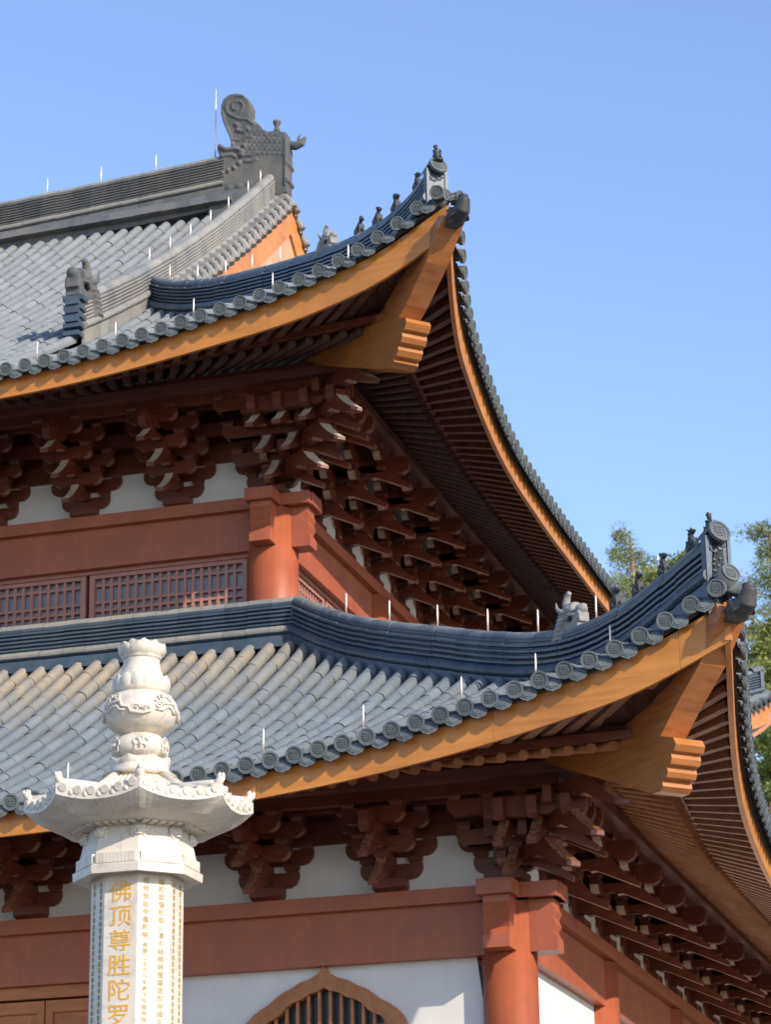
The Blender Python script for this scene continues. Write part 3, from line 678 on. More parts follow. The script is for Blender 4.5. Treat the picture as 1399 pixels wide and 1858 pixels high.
def make_set(st):
    K = st.K; zoff = 0.0 if K == 2 else .06; al, ou = X, -Y; BM = [M['bracket'], M['bracket'], M['bracket_edge']]
    mb = MB()
    for z0, w0, z1, w1 in ((0, .15, .07, .20), (.0701, .20, .165, .20)):
        mb.hexa([X * (a * w0) + Y * (b * w0) + Zv * z0 for a, b in ((-1, -1), (1, -1), (1, 1), (-1, 1))] + [X * (a * w1) + Y * (b * w1) + Zv * z1 for a, b in ((-1, -1), (1, -1), (1, 1), (-1, 1))])
    t_arm(mb, .03, 0, .37, al, ou); t_arm(mb, .03, 1, .545, al, ou)
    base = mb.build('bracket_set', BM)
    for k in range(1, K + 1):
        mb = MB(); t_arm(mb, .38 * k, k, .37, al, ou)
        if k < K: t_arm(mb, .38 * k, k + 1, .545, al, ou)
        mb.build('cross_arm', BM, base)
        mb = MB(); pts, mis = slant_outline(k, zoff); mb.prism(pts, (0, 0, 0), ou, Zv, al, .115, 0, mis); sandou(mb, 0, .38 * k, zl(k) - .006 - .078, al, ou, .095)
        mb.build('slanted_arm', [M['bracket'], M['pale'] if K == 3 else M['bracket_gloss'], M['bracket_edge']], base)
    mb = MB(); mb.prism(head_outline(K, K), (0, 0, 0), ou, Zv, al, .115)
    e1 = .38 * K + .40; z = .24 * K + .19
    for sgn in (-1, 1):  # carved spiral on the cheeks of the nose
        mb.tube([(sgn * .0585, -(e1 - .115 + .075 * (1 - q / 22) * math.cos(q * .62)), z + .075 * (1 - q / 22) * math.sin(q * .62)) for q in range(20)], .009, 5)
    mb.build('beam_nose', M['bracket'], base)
    return base
mt, n, l, b = nodes_of('polished_bracket_wood', .22, .6); v = coords(n, l, (9, 9, 2)); a = noise(n, l, v, 3, 6); r = ramp(n, [(.35, (.14, .045, .022)), (.65, (.34, .19, .12))]); l.new(a.outputs[0], r.inputs[0]); l.new(r.outputs[0], b.inputs['Base Color']); b.inputs['Coat Weight'].default_value = .6; b.inputs['Coat Roughness'].default_value = .12; M['bracket_gloss'] = mt
for st, front, sidep in ((LO, [1.341 + 1.48 * k for k in range(9)], [1.66 + 1.494 * k for k in range(17)]), (UP, [1.387 + 1.428 * k for k in range(6)], [1.57 + 1.423 * k for k in range(12)])):
    base = make_set(st); first = True
    for side, lst in ((False, front), (True, sidep)):
        for s in lst:
            p = W(st, side, s, 0, st.z0 + .001); rz = PI / 2 if side else 0
            if first: base.parent = hall; base.location = p; first = False
            else:
                c_ = dup(base, hall, p, rz)
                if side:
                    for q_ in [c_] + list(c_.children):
                        if len(q_.material_slots) > 2: q_.material_slots[2].link = 'OBJECT'; q_.material_slots[2].material = M['glare_edge']
    # corner cluster
    K = st.K; zoff = 0.0 if K == 2 else .06; BM = [M['bracket'], M['bracket'], M['bracket_edge']]
    for side in (False, True):
        al, ou = AX(side); A = Vector((st.A[0], st.A[1], st.z0 + .001)); x0 = -.2 if not side else -.17
        mb = MB()
        for k in range(1, K + 1):
            mb.prism([(p[0] * 1, p[1]) for p in arm_outline(.37)], A + al * .1 + ou * (.38 * k) + Zv * zl(k), al, Zv, ou, .105)
            mb.box(A + al * (-.19 * k) + ou * (.38 * k) + Zv * (zl(k) + .09), (.19 * k + .4, .05, .09), (al, ou, Zv))
            for q in (.38, -.05, -.43, -.80)[:k + 1]: sandou_c = MB(); 
            for q in range(k + 2):
                c = MB(); sandou(c, .38 - .38 * q, .38 * k, zl(k) + .18, al, ou); mb.add([tuple(A + Vector(v)) for v in c.v], c.f)
        c = MB(); t_arm(c, .03, 0, .37, al, ou, .0); t_arm(c, .03, 1, .545, al, ou, .0); mb.add([tuple(A + Vector(v)) for v in c.v], c.f, c.m)
        if not side:
            for z0_, w0, z1_, w1 in ((0, .16, .07, .22), (.0701, .22, .165, .22)):
                mb.hexa([A + X * (a * w0) + Y * (b * w0) + Zv * z0_ for a, b in ((-1, -1), (1, -1), (1, 1), (-1, 1))] + [A + X * (a * w1) + Y * (b * w1) + Zv * z1_ for a, b in ((-1, -1), (1, -1), (1, 1), (-1, 1))])
        cs = mb.build('corner_bracket_set', BM, hall)
        for k in range(1, K + 1):
            for q in range(k):
                mb = MB(); pts, mis = slant_outline(k, zoff); o_ = A + al * (x0 - .38 * q); mb.prism(pts, o_, ou, Zv, al, .115, 0, mis)
                c = MB(); sandou(c, x0 - .38 * q, .38 * k, zl(k) - .006 - .078, al, ou, .095); mb.add([tuple(A + Vector(v)) for v in c.v], c.f)
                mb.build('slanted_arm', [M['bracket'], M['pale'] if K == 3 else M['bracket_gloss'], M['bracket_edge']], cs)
        for q in range(K + 1):
            mb = MB(); mb.prism(head_outline(K, K), A + al * (x0 - .38 * q), ou, Zv, al, .115); mb.build('beam_nose', M['bracket'], cs)
    dg = (X - Y).normalized(); nn = (X + Y).normalized(); A = Vector((st.A[0], st.A[1], st.z0 + .001)); q2 = math.sqrt(2)
    cd = None
    for k in range(1, K + 2):
        t = (.995 + .355 * (k - 1) + (.10 if K == 3 else 0)) * q2; z = .01 + .24 * (k - 1)
        b_ = t - .50; top = zl(k) - .004 if k <= K else z + .42
        pts = [(-.1, z + .24), (b_ - .26, z + .24), (b_ - .20, z + .20), (b_ - .10, z + .21), (b_ - .02, z + .17), (b_ + .2, z + .06), (t - .03, z - .035), (t, z - .02), (t, z + .025), (t - .12, z + .10), (t - .25, z + .19), (t - .36, z + .28), (t - .44, z + .36), (t - .46, top), (-.1, top)]
        mis = [0, 0, 2, 2, 2, 2, 0, 0, 1, 1, 1, 1, 0, 0, 0]
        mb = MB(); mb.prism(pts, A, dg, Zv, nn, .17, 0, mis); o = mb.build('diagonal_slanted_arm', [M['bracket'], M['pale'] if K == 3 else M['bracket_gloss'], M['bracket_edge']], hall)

# ------------------------------------------------------------------ ridges
def ridge_profile(h, ncourse, hw=.11, roll=True, cap=.085):
    R_ = [(hw + .04, -.42), (hw + .04, .03)]; v = .04
    if roll:
        for a in range(7): t = -PI / 2 + PI * a / 6; R_.append((hw + .025 + .062 * math.cos(t), v + .062 + .062 * math.sin(t)))
        v += .145; R_.append((hw - .01, v - .01))
    ch = (h - .13 - v) / ncourse
    for i in range(ncourse):
        b = v + i * ch; R_ += [(hw + .0, b), (hw + .022, b + .006), (hw + .025, b + ch * .5), (hw + .008, b + ch * .68), (hw - .035, b + ch * .72), (hw - .035, b + ch * .97)]
    b = h - .13
    R_.append((cap + .005, b)); R_.append((cap + .012, b + .03))
    for a in range(6): t = PI / 2 * a / 5; R_.append(((cap + .005) * math.cos(t), b + .045 + .085 * math.sin(t)))
    out = R_[:-1] + [(-u, v_) for u, v_ in R_[::-1]]
    return out
def core_profile(h, hw=.07): return [(hw + .05, -.4), (hw, h - .12), (-hw, h - .12), (-hw - .05, -.4)]
def ridge(name, path, h, nc, mat, seg=.34, parent=None, hw=.11, cap=.085, label=None, capm=None, roll_pale=False):
    mb = MB(); pr = ridge_profile(h, nc, hw, True, cap); mb.sweep(path, pr, seg=seg, jit=.004)
    k = len(pr); cp = lambda v_: v_ > h - .10 or (roll_pale and .055 < v_ < .165); mb.m = [2 if len(f) == 4 and cp(pr[(f[0] % k)][1]) and cp(pr[(f[1] % k)][1]) else q for f, q in zip(mb.f, mb.m)]
    mb.sweep(path, core_profile(h, hw - .045), seg=0, jit=0, mi=1)
    o = mb.build(name, [mat, M['core'], capm or mat], parent or hall)
    if label: o['label'] = label
    return o
def hip_path(st, d0, d1, n=40, flip=False, crest=None):
    out = []
    for i in range(n + 1):
        d = d0 + (d1 - d0) * i / n; z = interp(d, crest) ; y = st.A[1] - d if not flip else st.A[1] + st.L + d
        out.append((st.A[0] + d, y, z))
    return out
hipLc = [(a, b - .0) for a, b in [(-3.75, 11.66), (-3.66, 11.60), (-3.08, 11.22), (-2.42, 10.84), (-1.79, 10.53), (-1, 10.17), (0, 9.71), (.9, 9.39), (1.43, 9.29), (2.14, 9.37), (2.55, 9.43), (2.95, 9.55), (3.12, 9.59)]]
hipUc = [(a, b) for a, b in [(-3.3, 18.66), (-2.35, 18.0), (-1.32, 17.48), (-.35, 17.04), (.56, 16.69), (1.29, 16.435), (2.33, 16.12), (2.87, 16.17), (3.3, 16.23), (3.46, 16.35)]]
def smooth_tab(tab, n=60):
    xs = np.array([a for a, b in tab]); ys = np.array([b for a, b in tab]); p = np.polyfit(xs, ys, 6); X_ = np.linspace(xs[0], xs[-1], n); return [(float(a), float(np.polyval(p, a))) for a in X_]
hipLs = smooth_tab(hipLc); hipUs = smooth_tab(hipUc)
hipL = ridge('hip_ridge', hip_path(LO, -3.75, 3.1, 60, False, hipLs), .585, 4, M['ridge'], .30, capm=M['cap_dark'])
hipL['label'] = 'dark hip ridge of the lower roof with five seated figures'
hipL2 = ridge('hip_ridge', hip_path(LO, -3.75, 3.1, 60, True, hipLs), .585, 4, M['ridge'], .30, capm=M['cap_dark'])
hipU = ridge('hip_ridge', hip_path(UP, -3.42, 3.42, 60, False, hipUs), .60, 5, M['ridge'], .30, capm=M['cap_dark'])
hipU['label'] = 'dark hip ridge of the upper roof'
hipU2 = ridge('hip_ridge', hip_path(UP, -3.42, 3.42, 60, True, hipUs), .60, 5, M['ridge'], .30, capm=M['cap_dark'])
# ridge round the foot of the upper storey
ringF = ridge('surround_ridge', [(-14.9, 3.80, 11.655), (-10, 3.80, 11.655), (-3.80, 3.80, 11.655)], .60, 5, M['ridge'], .34, capm=M['cap'], roll_pale=True)
ringS = ridge('surround_ridge', [(-3.80, 3.80, 11.655), (-3.80, 13, 11.655), (-3.80, 23.2, 11.655)], .60, 5, M['ridge'], .34, capm=M['cap'], roll_pale=True)
# weathered tile flashing under the surround ridge
mb = MB(); mb.sweep([(-14.9, 3.62, 11.50), (-3.62, 3.62, 11.50)], [(.16, -.03), (.02, .16), (-.05, .16), (.0, -.03)], seg=.26, jit=.006); mb.build('ridge_flashing', M['ridge'], hall)
# main ridge
XG = -7.6; YR = 13.5
main_path = [(-16, YR, 23.24), (-13.2, YR, 23.345), (-11, YR, 23.47), (-9.8, YR, 23.545), (-8.5, YR, 23.62)]
mainr = ridge('main_ridge', main_path, .76, 8, M['ridge_mid'], .34, hw=.15, cap=.10, capm=M['cap'], roll_pale=True)
mb = MB(); mb.sweep([(-16, YR - .20, 23.16), (-8.3, YR - .20, 23.36)], [(.16, -.08), (.02, .14), (-.06, .14), (.0, -.1)], seg=.28, jit=.004); mb.build('ridge_flashing', M['ridge_mid'], hall)
mb = MB(); mb.box((-8.15, YR, 23.2), (.62, .24, .32)); mb.build('ridge_block', M['ridge_mid'], hall)
# gable ridge running down the front slope, with the continuation past the hip
def zslope(y):  # surface of the main slope at world y
    t = (UP.A[1] - y); t = 3.1 - t; return 15.1 + .5 * t + .0135 * t * t
gpath = [(XG, y, zslope(y) + .02) for y in np.linspace(4.75, 13.3, 50)]
gr = ridge('gable_ridge', gpath, .62, 5, M['ridge_pale'], .34, hw=.11, cap=.10)
gp2 = [(XG, y, zslope(2 * YR - y) + .02) for y in np.linspace(13.7, 22.2, 40)]
gr2 = ridge('gable_ridge', gp2, .62, 5, M['ridge_pale'], .34)
# rear slope of the main roof (plain deck and rows)
mb = MB()
for j in range(34):
    x = -7.75 - j * .285; mb.sweep([(x, y, zslope(2 * YR - y)) for y in np.linspace(13.6, 25.6, 24)], [(.09, -.02), (.065, .06), (0, .09), (-.065, .06), (-.09, -.02)], lat=(1, 0, 0), seg=.5)
mb.add([(-17, y, zslope(2 * YR - y) - .06) for y in np.linspace(13.5, 25.7, 20)] + [(XG + .3, y, zslope(2 * YR - y) - .06) for y in np.linspace(13.5, 25.7, 20)], [(i, i + 1, i + 21, i + 20) for i in range(19)])
mb.build('rear_tiled_roof', M['tile'], hall, recalc=False)
# main slope deck strip to the right of the gable ridge and drip rows
mb = MB(); wd = MB()
for fb in (0, 1):
    yy = (lambda y: y) if fb == 0 else (lambda y: 2 * YR - y)
    yv = 13.42
    while yv > 7.3:
        z = zslope(yv) + .09; j_ = rnd.uniform(-.006, .006)
        mb.tube([(XG + .08, yy(yv), z + .01), (XG + .27, yy(yv), z + j_), (XG + .30, yy(yv), z - .010 + j_), (XG + .42, yy(yv - .02), z - .16 + j_), (XG + .47, yy(yv - .03), z - .27 + j_)], [.062, .064, .066, .068, .066], 10)
        mb.box((XG + .2, yy(yv), z - .03), (.14, .062, .05))
        mb.prism([(-.10, .0), (-.05, -.10), (0, -.13), (.05, -.10), (.10, .0)], (XG + .44, yy(yv - .13), z - .20), (0, 1, 0), (0, 0, 1), (1, 0, 0), .02)
        yv -= .275
    n_ = 30; ys = np.linspace(7.5, 13.5, n_)
    mb.add([(XG - .1, yy(y), zslope(y) - .03) for y in ys] + [(XG + .33, yy(y), zslope(y) + .03) for y in ys] + [(XG + .40, yy(y), zslope(y) - .14) for y in ys], [(i, i + 1, i + 1 + n_, i + n_) for i in range(n_ - 1)] + [(n_ + i, n_ + i + 1, 2 * n_ + i + 1, 2 * n_ + i) for i in range(n_ - 1)])
    vs = []
    for y in ys: hb = .72 if y > 8.2 else .25; vs += [(XG + .33, yy(y), zslope(y) - .05), (XG + .38, yy(y), zslope(y) - .05), (XG + .38, yy(y), zslope(y) - hb), (XG + .33, yy(y), zslope(y) - hb)]
    wd.add(vs, [(i * 4 + k, i * 4 + (k + 1) % 4, (i + 1) * 4 + (k + 1) % 4, (i + 1) * 4 + k) for i in range(n_ - 1) for k in range(4)] + [(0, 1, 2, 3), tuple((n_ - 1) * 4 + k for k in range(4))])
mb.build('gable_tiles', [M['ridge_pale']], hall)
wd.build('bargeboard', M['fascia'], hall)
mb = MB(); mb.prism([(8.1, 18.3), (8.1, zslope(8.1) - .25), (13.5, zslope(13.5) - .3), (18.9, zslope(8.1) - .25), (18.9, 18.3)], (XG + .295, 0, 0), (0, 1, 0), (0, 0, 1), (1, 0, 0), .06); mb.build('gable_wall', M['gable'], hall)

# ------------------------------------------------------------------ sculpted roof ornaments
def seated_figure(style, h=.26):
    """small seated beast facing +x (local), base at z=0"""
    s = MB()
    s.box((0, 0, .012), (.075, .05, .014))
    s.ball((-.03, 0, .075), (.062, .052, .07)); s.ball((.005, 0, .125), (.045, .042, .075), ((.93, 0, .36), (0, 1, 0), (-.36, 0, .93)))
    for q in (-1, 1):
        s.tube([(.035, q * .028, .14), (.052, q * .03, .07), (.058, q * .032, .015)], [.02, .015, .014], 8); s.ball((.068, q * .032, .015), (.022, .014, .012))
        s.ball((-.02, q * .05, .045), (.045, .02, .035)); s.ball((.02, q * .055, .014), (.035, .016, .013))
    if style == 'person':
        s.ball((.015, 0, .225), (.03, .028, .036)); s.ball((.01, 0, .252), (.036, .034, .015)); s.ball((.0, 0, .26), (.018, .018, .028)); s.tube([(.0, .04, .17), (.05, .045, .15), (.075, .01, .16)], [.017, .013, .012], 8); s.tube([(.0, -.04, .17), (.05, -.045, .15), (.075, -.01, .16)], [.017, .013, .012], 8)
    else:
        s.ball((.022, 0, .215), (.042, .034, .038)); s.ball((.062, 0, .203), (.03, .022, .02)); s.ball((.085, 0, .207), (.010, .018, .012))
        if style == 'horse': s.ball((.0, 0, .22), (.03, .012, .06)); s.tube([(.02, .02, .24), (.012, .024, .275)], [.012, .004], 6); s.tube([(.02, -.02, .24), (.012, -.024, .275)], [.012, .004], 6); s.ball((.07, 0, .2), (.04, .018, .018))
        elif style == 'lion':
            for a in range(9): t = PI * (a / 8 * 1.5 - .25) + PI / 2; s.ball((-.005, .036 * math.cos(t + PI / 2), .215 + .042 * math.sin(t + PI / 2)), .017)
            s.ball((-.01, 0, .245), .025)
        elif style == 'crest':
            for a in range(4): s.ball((.02 - .02 * a, 0, .25 - .012 * a), (.014, .008, .024))
            s.tube([(.0, .02, .235), (-.03, .028, .27)], [.012, .004], 6); s.tube([(.0, -.02, .235), (-.03, -.028, .27)], [.012, .004], 6)
        else: s.ball((.005, .03, .235), (.014, .01, .024)); s.ball((.005, -.03, .235), (.014, .01, .024))
        s.ball((.058, .024, .222), .009); s.ball((.058, -.024, .222), .009)
    s.tube([(-.08, 0, .03), (-.11, 0, .08), (-.085, 0, .14), (-.10, 0, .17)], [.014, .016, .014, .006], 8)
    for v_ in range(len(s.v)): x, y, z = s.v[v_]; s.v[v_] = (x * h / .26, y * h / .26, z * h / .26)
    return sculpt(s, .0075, 1)
def beast_head(sz):
    """horned dragon head on a scroll neck, facing +x"""
    s = MB()
    s.tube([(-.16, 0, -.14), (-.13, 0, .02), (-.07, 0, .14), (.02, 0, .20), (.12, 0, .20)], [.10, .115, .12, .11, .085], 14)
    s.box((.10, 0, .0), (.12, .08, .05)); s.box((.2, 0, .10), (.05, .075, .035)); s.ball((.21, 0, .175), (.075, .075, .055)); s.ball((.255, 0, .2), (.03, .05, .03)); s.box((.20, 0, .04), (.055, .07, .018))
    s.tube([(-.06, 0, .22), (-.10, 0, .32), (-.07, 0, .40), (-.02, 0, .43)], [.055, .05, .04, .028], 10)
    for q in (-1, 1):
        s.ball((.06, q * .085, .20), (.035, .025, .03)); s.tube([(.0, q * .1, .17), (-.06, q * .12, .20), (-.13, q * .11, .26), (-.17, q * .09, .34)], [.03, .028, .02, .008], 8)
        for a in range(5): s.tube([(-.02 - .03 * a, q * .10, .11 - .05 * a), (-.09 - .03 * a, q * .125, .10 - .05 * a), (-.15 - .02 * a, q * .10, .06 - .05 * a)], [.022, .024, .010], 6)
        for a in range(3): s.box((.14 + .045 * a, q * .066, .065), (.012, .012, .024))
        s.tube([(.03, q * .09, .08), (.10, q * .105, .12), (.18, q * .09, .11)], [.02, .022, .014], 8)
    k = sz / .5; s.v = [(x * k, y * k, z * k) for x, y, z in s.v]
    return sculpt(s, .012 * k, 1)
def put(mb, name, mat, parent, loc, yaw, pitch=0, label=None, mesh=None):
    o = bpy.data.objects.new(name, mesh) if mesh else mb.build(name, mat)
    if mesh: COL.objects.link(o)
    o.parent = parent; o.location = loc; o.rotation_euler = (0, -pitch, yaw)
    if label: o['label'] = label
    return o
DG = -PI / 4
def crestz(tab, d, h): return interp(d, tab) + h
styles = ['lion', 'horse', 'crest', 'dog', 'person']
figm = [seated_figure(s_) for s_ in ('lion', 'horse', 'dog', 'crest', 'person')]
for i, (d, hh) in enumerate(((1.745, .26), (2.065, .26), (2.42, .27), (2.80, .28), (3.03, .26))):
    sl = (crestz(hipLs, d + .1, 0) - crestz(hipLs, d - .1, 0)) / .2 / 1.414
    put(figm[i], 'ridge_figure', M['figure'], hipL, (d, -d, crestz(hipLs, d, .575)), DG, math.atan(sl), 'dark seated beast on the lower hip ridge' if i < 4 else 'robed rider figure at the tip of the lower hip ridge')
for i, d in enumerate((1.90, 2.275, 2.65, 3.083, 3.45)):
    sl = (crestz(hipUs, min(3.46, d + .1), 0) - crestz(hipUs, d - .1, 0)) / .2 / 1.414
    st_i = (1, 2, 0, 3, 4)[i]
    ob = figm[st_i].build('ridge_figure', M['figure']); ob.parent = hipU; ob.location = (UP.A[0] + d, UP.A[1] - d, crestz(hipUs, d, .59)); ob.rotation_euler = (0, -math.atan(sl), DG)
bh = beast_head(.5)
put(bh, 'ridge_beast', M['ridge_pale'], hipL, (1.10, -1.10, crestz(hipLs, 1.1, .56)), DG, 0.0, 'horned beast head halfway down the lower hip ridge')
ob = bh.build('ridge_beast', M['ridge_pale']); ob.parent = hipU; ob.location = (UP.A[0] + 1.22, UP.A[1] - 1.22, crestz(hipUs, 1.22, .58)); ob.rotation_euler = (0, .1, DG); ob.scale = (.82, .82, .82)
# ridge end plates, end tiles and the beast-headed sleeve over each angle-beam tip
def ridge_end(st, tab, dt, flip, par, beamtip):
    dg = Vector((1, 1 if flip else -1, 0)).normalized(); nn = Vector((-dg.y, dg.x, 0)); q2 = 1.41421
    y = lambda d: st.A[1] - d if not flip else st.A[1] + st.L + d
    z = interp(dt, tab); c = Vector((st.A[0] + dt, y(dt), z)); up = Vector((0, 0, 1))
    e = MB(); e.box(c + dg * .06 + up * .28, (.035, .155, .26), (dg, nn, up))
    for a in (-1, 1): e.box(c + dg * .10 + nn * a * .135 + up * .28, (.012, .02, .26), (dg, nn, up))
    e.box(c + dg * .10 + up * .525, (.012, .115, .02), (dg, nn, up)); e.box(c + dg * .10 + up * .035, (.012, .115, .02), (dg, nn, up))
    r2 = random.Random(3)
    for a in range(26): e.ball(c + dg * .098 + nn * r2.uniform(-.095, .095) + up * r2.uniform(.09, .47), (.014, r2.uniform(.015, .04), r2.uniform(.012, .022)), (dg, nn, up), 8, 5)
    o = e.build('ridge_end_plate', M['figure'] if 0 else M['ridge'], par)
    e = MB(); tl = (dg * .94 + up * .34).normalized(); tu = nn.cross(tl); tu = tu if tu.z > 0 else -tu
    p = c + up * .585 + dg * .13; k = 20
    e.add([p + (nn * math.cos(t) + tu * math.sin(t)) * .125 - tl * q for q in (0, .26) for t in [2 * PI * a / k for a in range(k)]], [(a, (a + 1) % k, k + (a + 1) % k, k + a) for a in range(k // 2)] , 0, True)
    e.add([p + (nn * math.cos(t) + tu * math.sin(t)) * .13 + tl * q for q in (0, .02) for t in [2 * PI * a / k for a in range(k)]], [(a, (a + 1) % k, k + (a + 1) % k, k + a) for a in range(k)] + [tuple(range(k)), tuple(range(2 * k - 1, k - 1, -1))])
    disc_glyph(e, p + tl * .0205, nn, tu, tl, .128, 0)
    e.build('end_tile', M['disc'], par); e = MB()
    p = c + up * .10 + dg * .30
    e.tube([p - tl * .28 - up * .02, p], .105, 16); disc_glyph(e, p + tl * .001, nn, tu, tl, .108, 0)
    e.build('end_tile', M['disc'], par)
    # sleeve
    s = MB(); b = Vector((st.A[0] + beamtip[0], y(beamtip[0]), beamtip[1]))
    s.tube([b - dg * .16 - up * .05, b + dg * .04 - up * .06, b + dg * .20 + up * .0, b + dg * .27 + up * .16, b + dg * .24 + up * .24], [.15, .175, .155, .115, .085], 16)
    s.ball(b + dg * .25 + up * .235, (.10, .10, .045), (dg, nn, up)); s.box(b - dg * .10 - up * .12, (.14, .135, .10), (dg, nn, up))
    for a in (-1, 1):
        s.ball(b + dg * .0 + nn * a * .14 + up * .04, (.06, .05, .05), (dg, nn, up)); s.ball(b + dg * .02 + nn * a * .17 + up * .05, .025)
        for q in range(4): s.tube([b - dg * (.13 - .03 * q) + nn * a * .15 + up * (.08 - .07 * q), b + dg * (.02 + .03 * q) + nn * a * .185 + up * (.01 - .05 * q), b + dg * (.12 + .02 * q) + nn * a * .15 - up * (.02 + .03 * q)], [.016, .022, .008], 6)
    for q in range(5): t = -.5 + q * .25; s.tube([b + dg * (.27) + nn * t * .15 - up * .02, b + dg * .30 + nn * t * .13 + up * .14], [.015, .012], 6)
    s.v = [tuple(b + (Vector(p) - b) * .68 + dg * .03 + up * .0) for p in s.v]
    sculpt(s, .009, 1).build('beam_sleeve', M['figure'], par)
ridge_end(LO, hipLs, 3.03, False, hipL, (3.30, 9.30)); ridge_end(LO, hipLs, 3.03, True, hipL2, (3.30, 9.30))
ridge_end(UP, hipUs, 3.36, False, hipU, (3.76, 16.0)); ridge_end(UP, hipUs, 3.36, True, hipU2, (3.76, 16.0))
# beast at the foot of the gable ridge, facing the front
big = beast_head(.78)
ob = put(big, 'gable_beast', M['dragon'], gr, (XG, 4.95, zslope(4.9) + .56), -PI / 2, 0, 'large beast head closing the lower end of the gable ridge')
mb = MB()
for i, (z_, r_) in enumerate(((-.02, .15), (.12, .17), (.2, .13), (.27, .17), (.34, .13), (.41, .17), (.48, .13), (.56, .19))): mb.box((XG, 4.70 - .0, zslope(4.7) + z_), (r_ * .85, .10 if i % 2 else .13, .035))
mb.build('ridge_foot', M['ridge'], gr)
# the dragon that bites the main ridge
out = [(-8.58, 25.39), (-8.53, 25.52), (-8.42, 25.59), (-8.27, 25.6), (-8.15, 25.55), (-8.03, 25.44), (-7.98, 25.3), (-7.99, 25.16), (-8.01, 25.12), (-7.89, 24.94), (-7.79, 24.84), (-7.73, 24.74), (-7.63, 24.68), (-7.51, 24.68), (-7.27, 24.61), (-7.27, 24.44), (-7.23, 24.28), (-7.24, 24.03), (-7.25, 23.73), (-7.25, 23.36), (-7.41, 23.31), (-8.6, 23.51), (-8.63, 23.75), (-8.57, 23.86), (-8.58, 24.25), (-8.64, 24.42), (-8.65, 24.54), (-8.61, 24.59), (-8.49, 24.49), (-8.38, 24.47), (-8.37, 24.58), (-8.4, 24.72), (-8.48, 24.97), (-8.54, 25.15), (-8.58, 25.29)]
s = MB(); s.prism(out, (0, YR, 0), (1, 0, 0), (0, 0, 1), (0, 1, 0), .30)
for sg in (-1, 1):
    yy = YR + sg * .15
    T_ = lambda pts, r: s.tube([(a, yy, b) for a, b in pts], r, 7)
    cx, cz = -8.27, 25.30
    T_([(cx + .25 * (1 - q / 30) * math.cos(.9 + q * .42), cz + .25 * (1 - q / 30) * math.sin(.9 + q * .42)) for q in range(26)], .024)
    T_([(-8.56, 25.25), (-8.5, 25.0), (-8.38, 24.7), (-8.33, 24.5)], .028); T_([(-8.40, 25.15), (-8.2, 25.03), (-8.05, 25.0), (-7.92, 24.88)], .026)
    T_([(-8.3, 24.95), (-8.22, 24.88), (-8.25, 24.8), (-8.12, 24.75), (-8.05, 24.82), (-8.0, 24.75)], .04)
    T_([(-8.34, 24.62), (-8.2, 24.58), (-8.05, 24.64), (-7.9, 24.58)], .026); T_([(-7.7, 24.66), (-7.6, 24.5), (-7.45, 24.48), (-7.35, 24.6)], .02)
    T_([(-8.62, 24.53), (-8.45, 24.42), (-8.28, 24.42), (-8.15, 24.35), (-8.13, 24.22)], .045); T_([(-8.55, 24.3), (-8.35, 24.3), (-8.25, 24.22)], .03)
    for a, b, r in ((-8.17, 24.28, .055), (-8.2, 24.1, .055), (-8.3, 24.02, .05), (-8.42, 23.98, .05), (-8.53, 23.95, .045), (-8.1, 24.45, .05)): s.ball((a, yy, b), (r, .05, r))
    T_([(-8.1, 24.25), (-7.95, 24.22), (-7.85, 24.28)], .03); T_([(-8.1, 24.12), (-7.95, 24.1), (-7.85, 24.14)], .03)
    r3 = random.Random(5)
    for i in range(10):
        for j in range(7):
            a = -8.12 + .1 * i + (.05 if j % 2 else 0); b = 24.32 + .075 * j - .02 * i
            if b < 24.9 - (a + 8.1) * .5 and a < -7.3: s.ball((a, yy, b), (.045, .022, .036), None, 8, 5)
    T_([(-7.28, 24.5), (-7.28, 24.0), (-7.29, 23.5)], .028); s.box((-8.1, yy, 23.62), (.5, .012, .13))
    for a in (-8.4, -8.2, -8.0): s.ball((a, yy + sg * .012, 23.62), (.07, .02, .06))
s.lathe((-7.5, YR, 0), [(.045, 24.6), (.045, 24.72), (.065, 24.73), (.065, 24.76), (.045, 24.77), (.045, 24.83), (.085, 24.93), (.075, 24.95)], 14)
s.tube([(-7.3, YR, 24.42), (-7.12, YR, 24.36), (-7.0, YR, 24.40), (-6.93, YR, 24.52)], [.09, .085, .07, .03], 10); s.tube([(-7.08, YR, 24.42), (-7.06, YR, 24.54), (-7.02, YR, 24.6)], [.035, .028, .01], 8)
for a in (-7.24,): s.box((a, YR, 23.95), (.03, .18, .04)); s.box((a, YR, 23.6), (.03, .18, .04))
sculpt(s, .017, 1).build('ridge_dragon', M['dragon'], mainr)

# ------------------------------------------------------------------ lightning rods
def rod(par, p, q, r=.011):
    mb = MB(); p = Vector(p); q = Vector(q); mb.tube([p - Vector((0, 0, .03)), p + (q - p) * .5, q - Vector((0, 0, .02)), q], [r, r, r * .9, .002], 8); mb.build('lightning_rod', M['rod'], par)
for d in (-2.77, -1.925, -1.05, -.20, .594, 1.458, 2.33): z = interp(d, hipLs) + .575; rod(hipL, (d, -d, z), (d, -d, z + .285))
for d in (.15, -.525, -1.19, -1.93, -2.70): z = interp(d, hipUs) + .59; rod(hipU, (UP.A[0] + d, UP.A[1] - d, z), (UP.A[0] + d, UP.A[1] - d, z + .27))
for x in (-5.4, -4.297, -3.16, -2.028, -.90, .193, 1.007, 1.82): s_ = -x; e = 2.5; z = zrow(LO, s_, e) + .08; rod(hall, (x, -e, z), (x, -e, z + .28))
for x in (-7.83, -6.70, -5.568, -4.452, -3.34, -2.29): s_ = UP.A[0] - x; z = zrow(UP, s_, 2.82) + .08; rod(hall, (x, 1.5, z), (x, 1.5, z + .25))
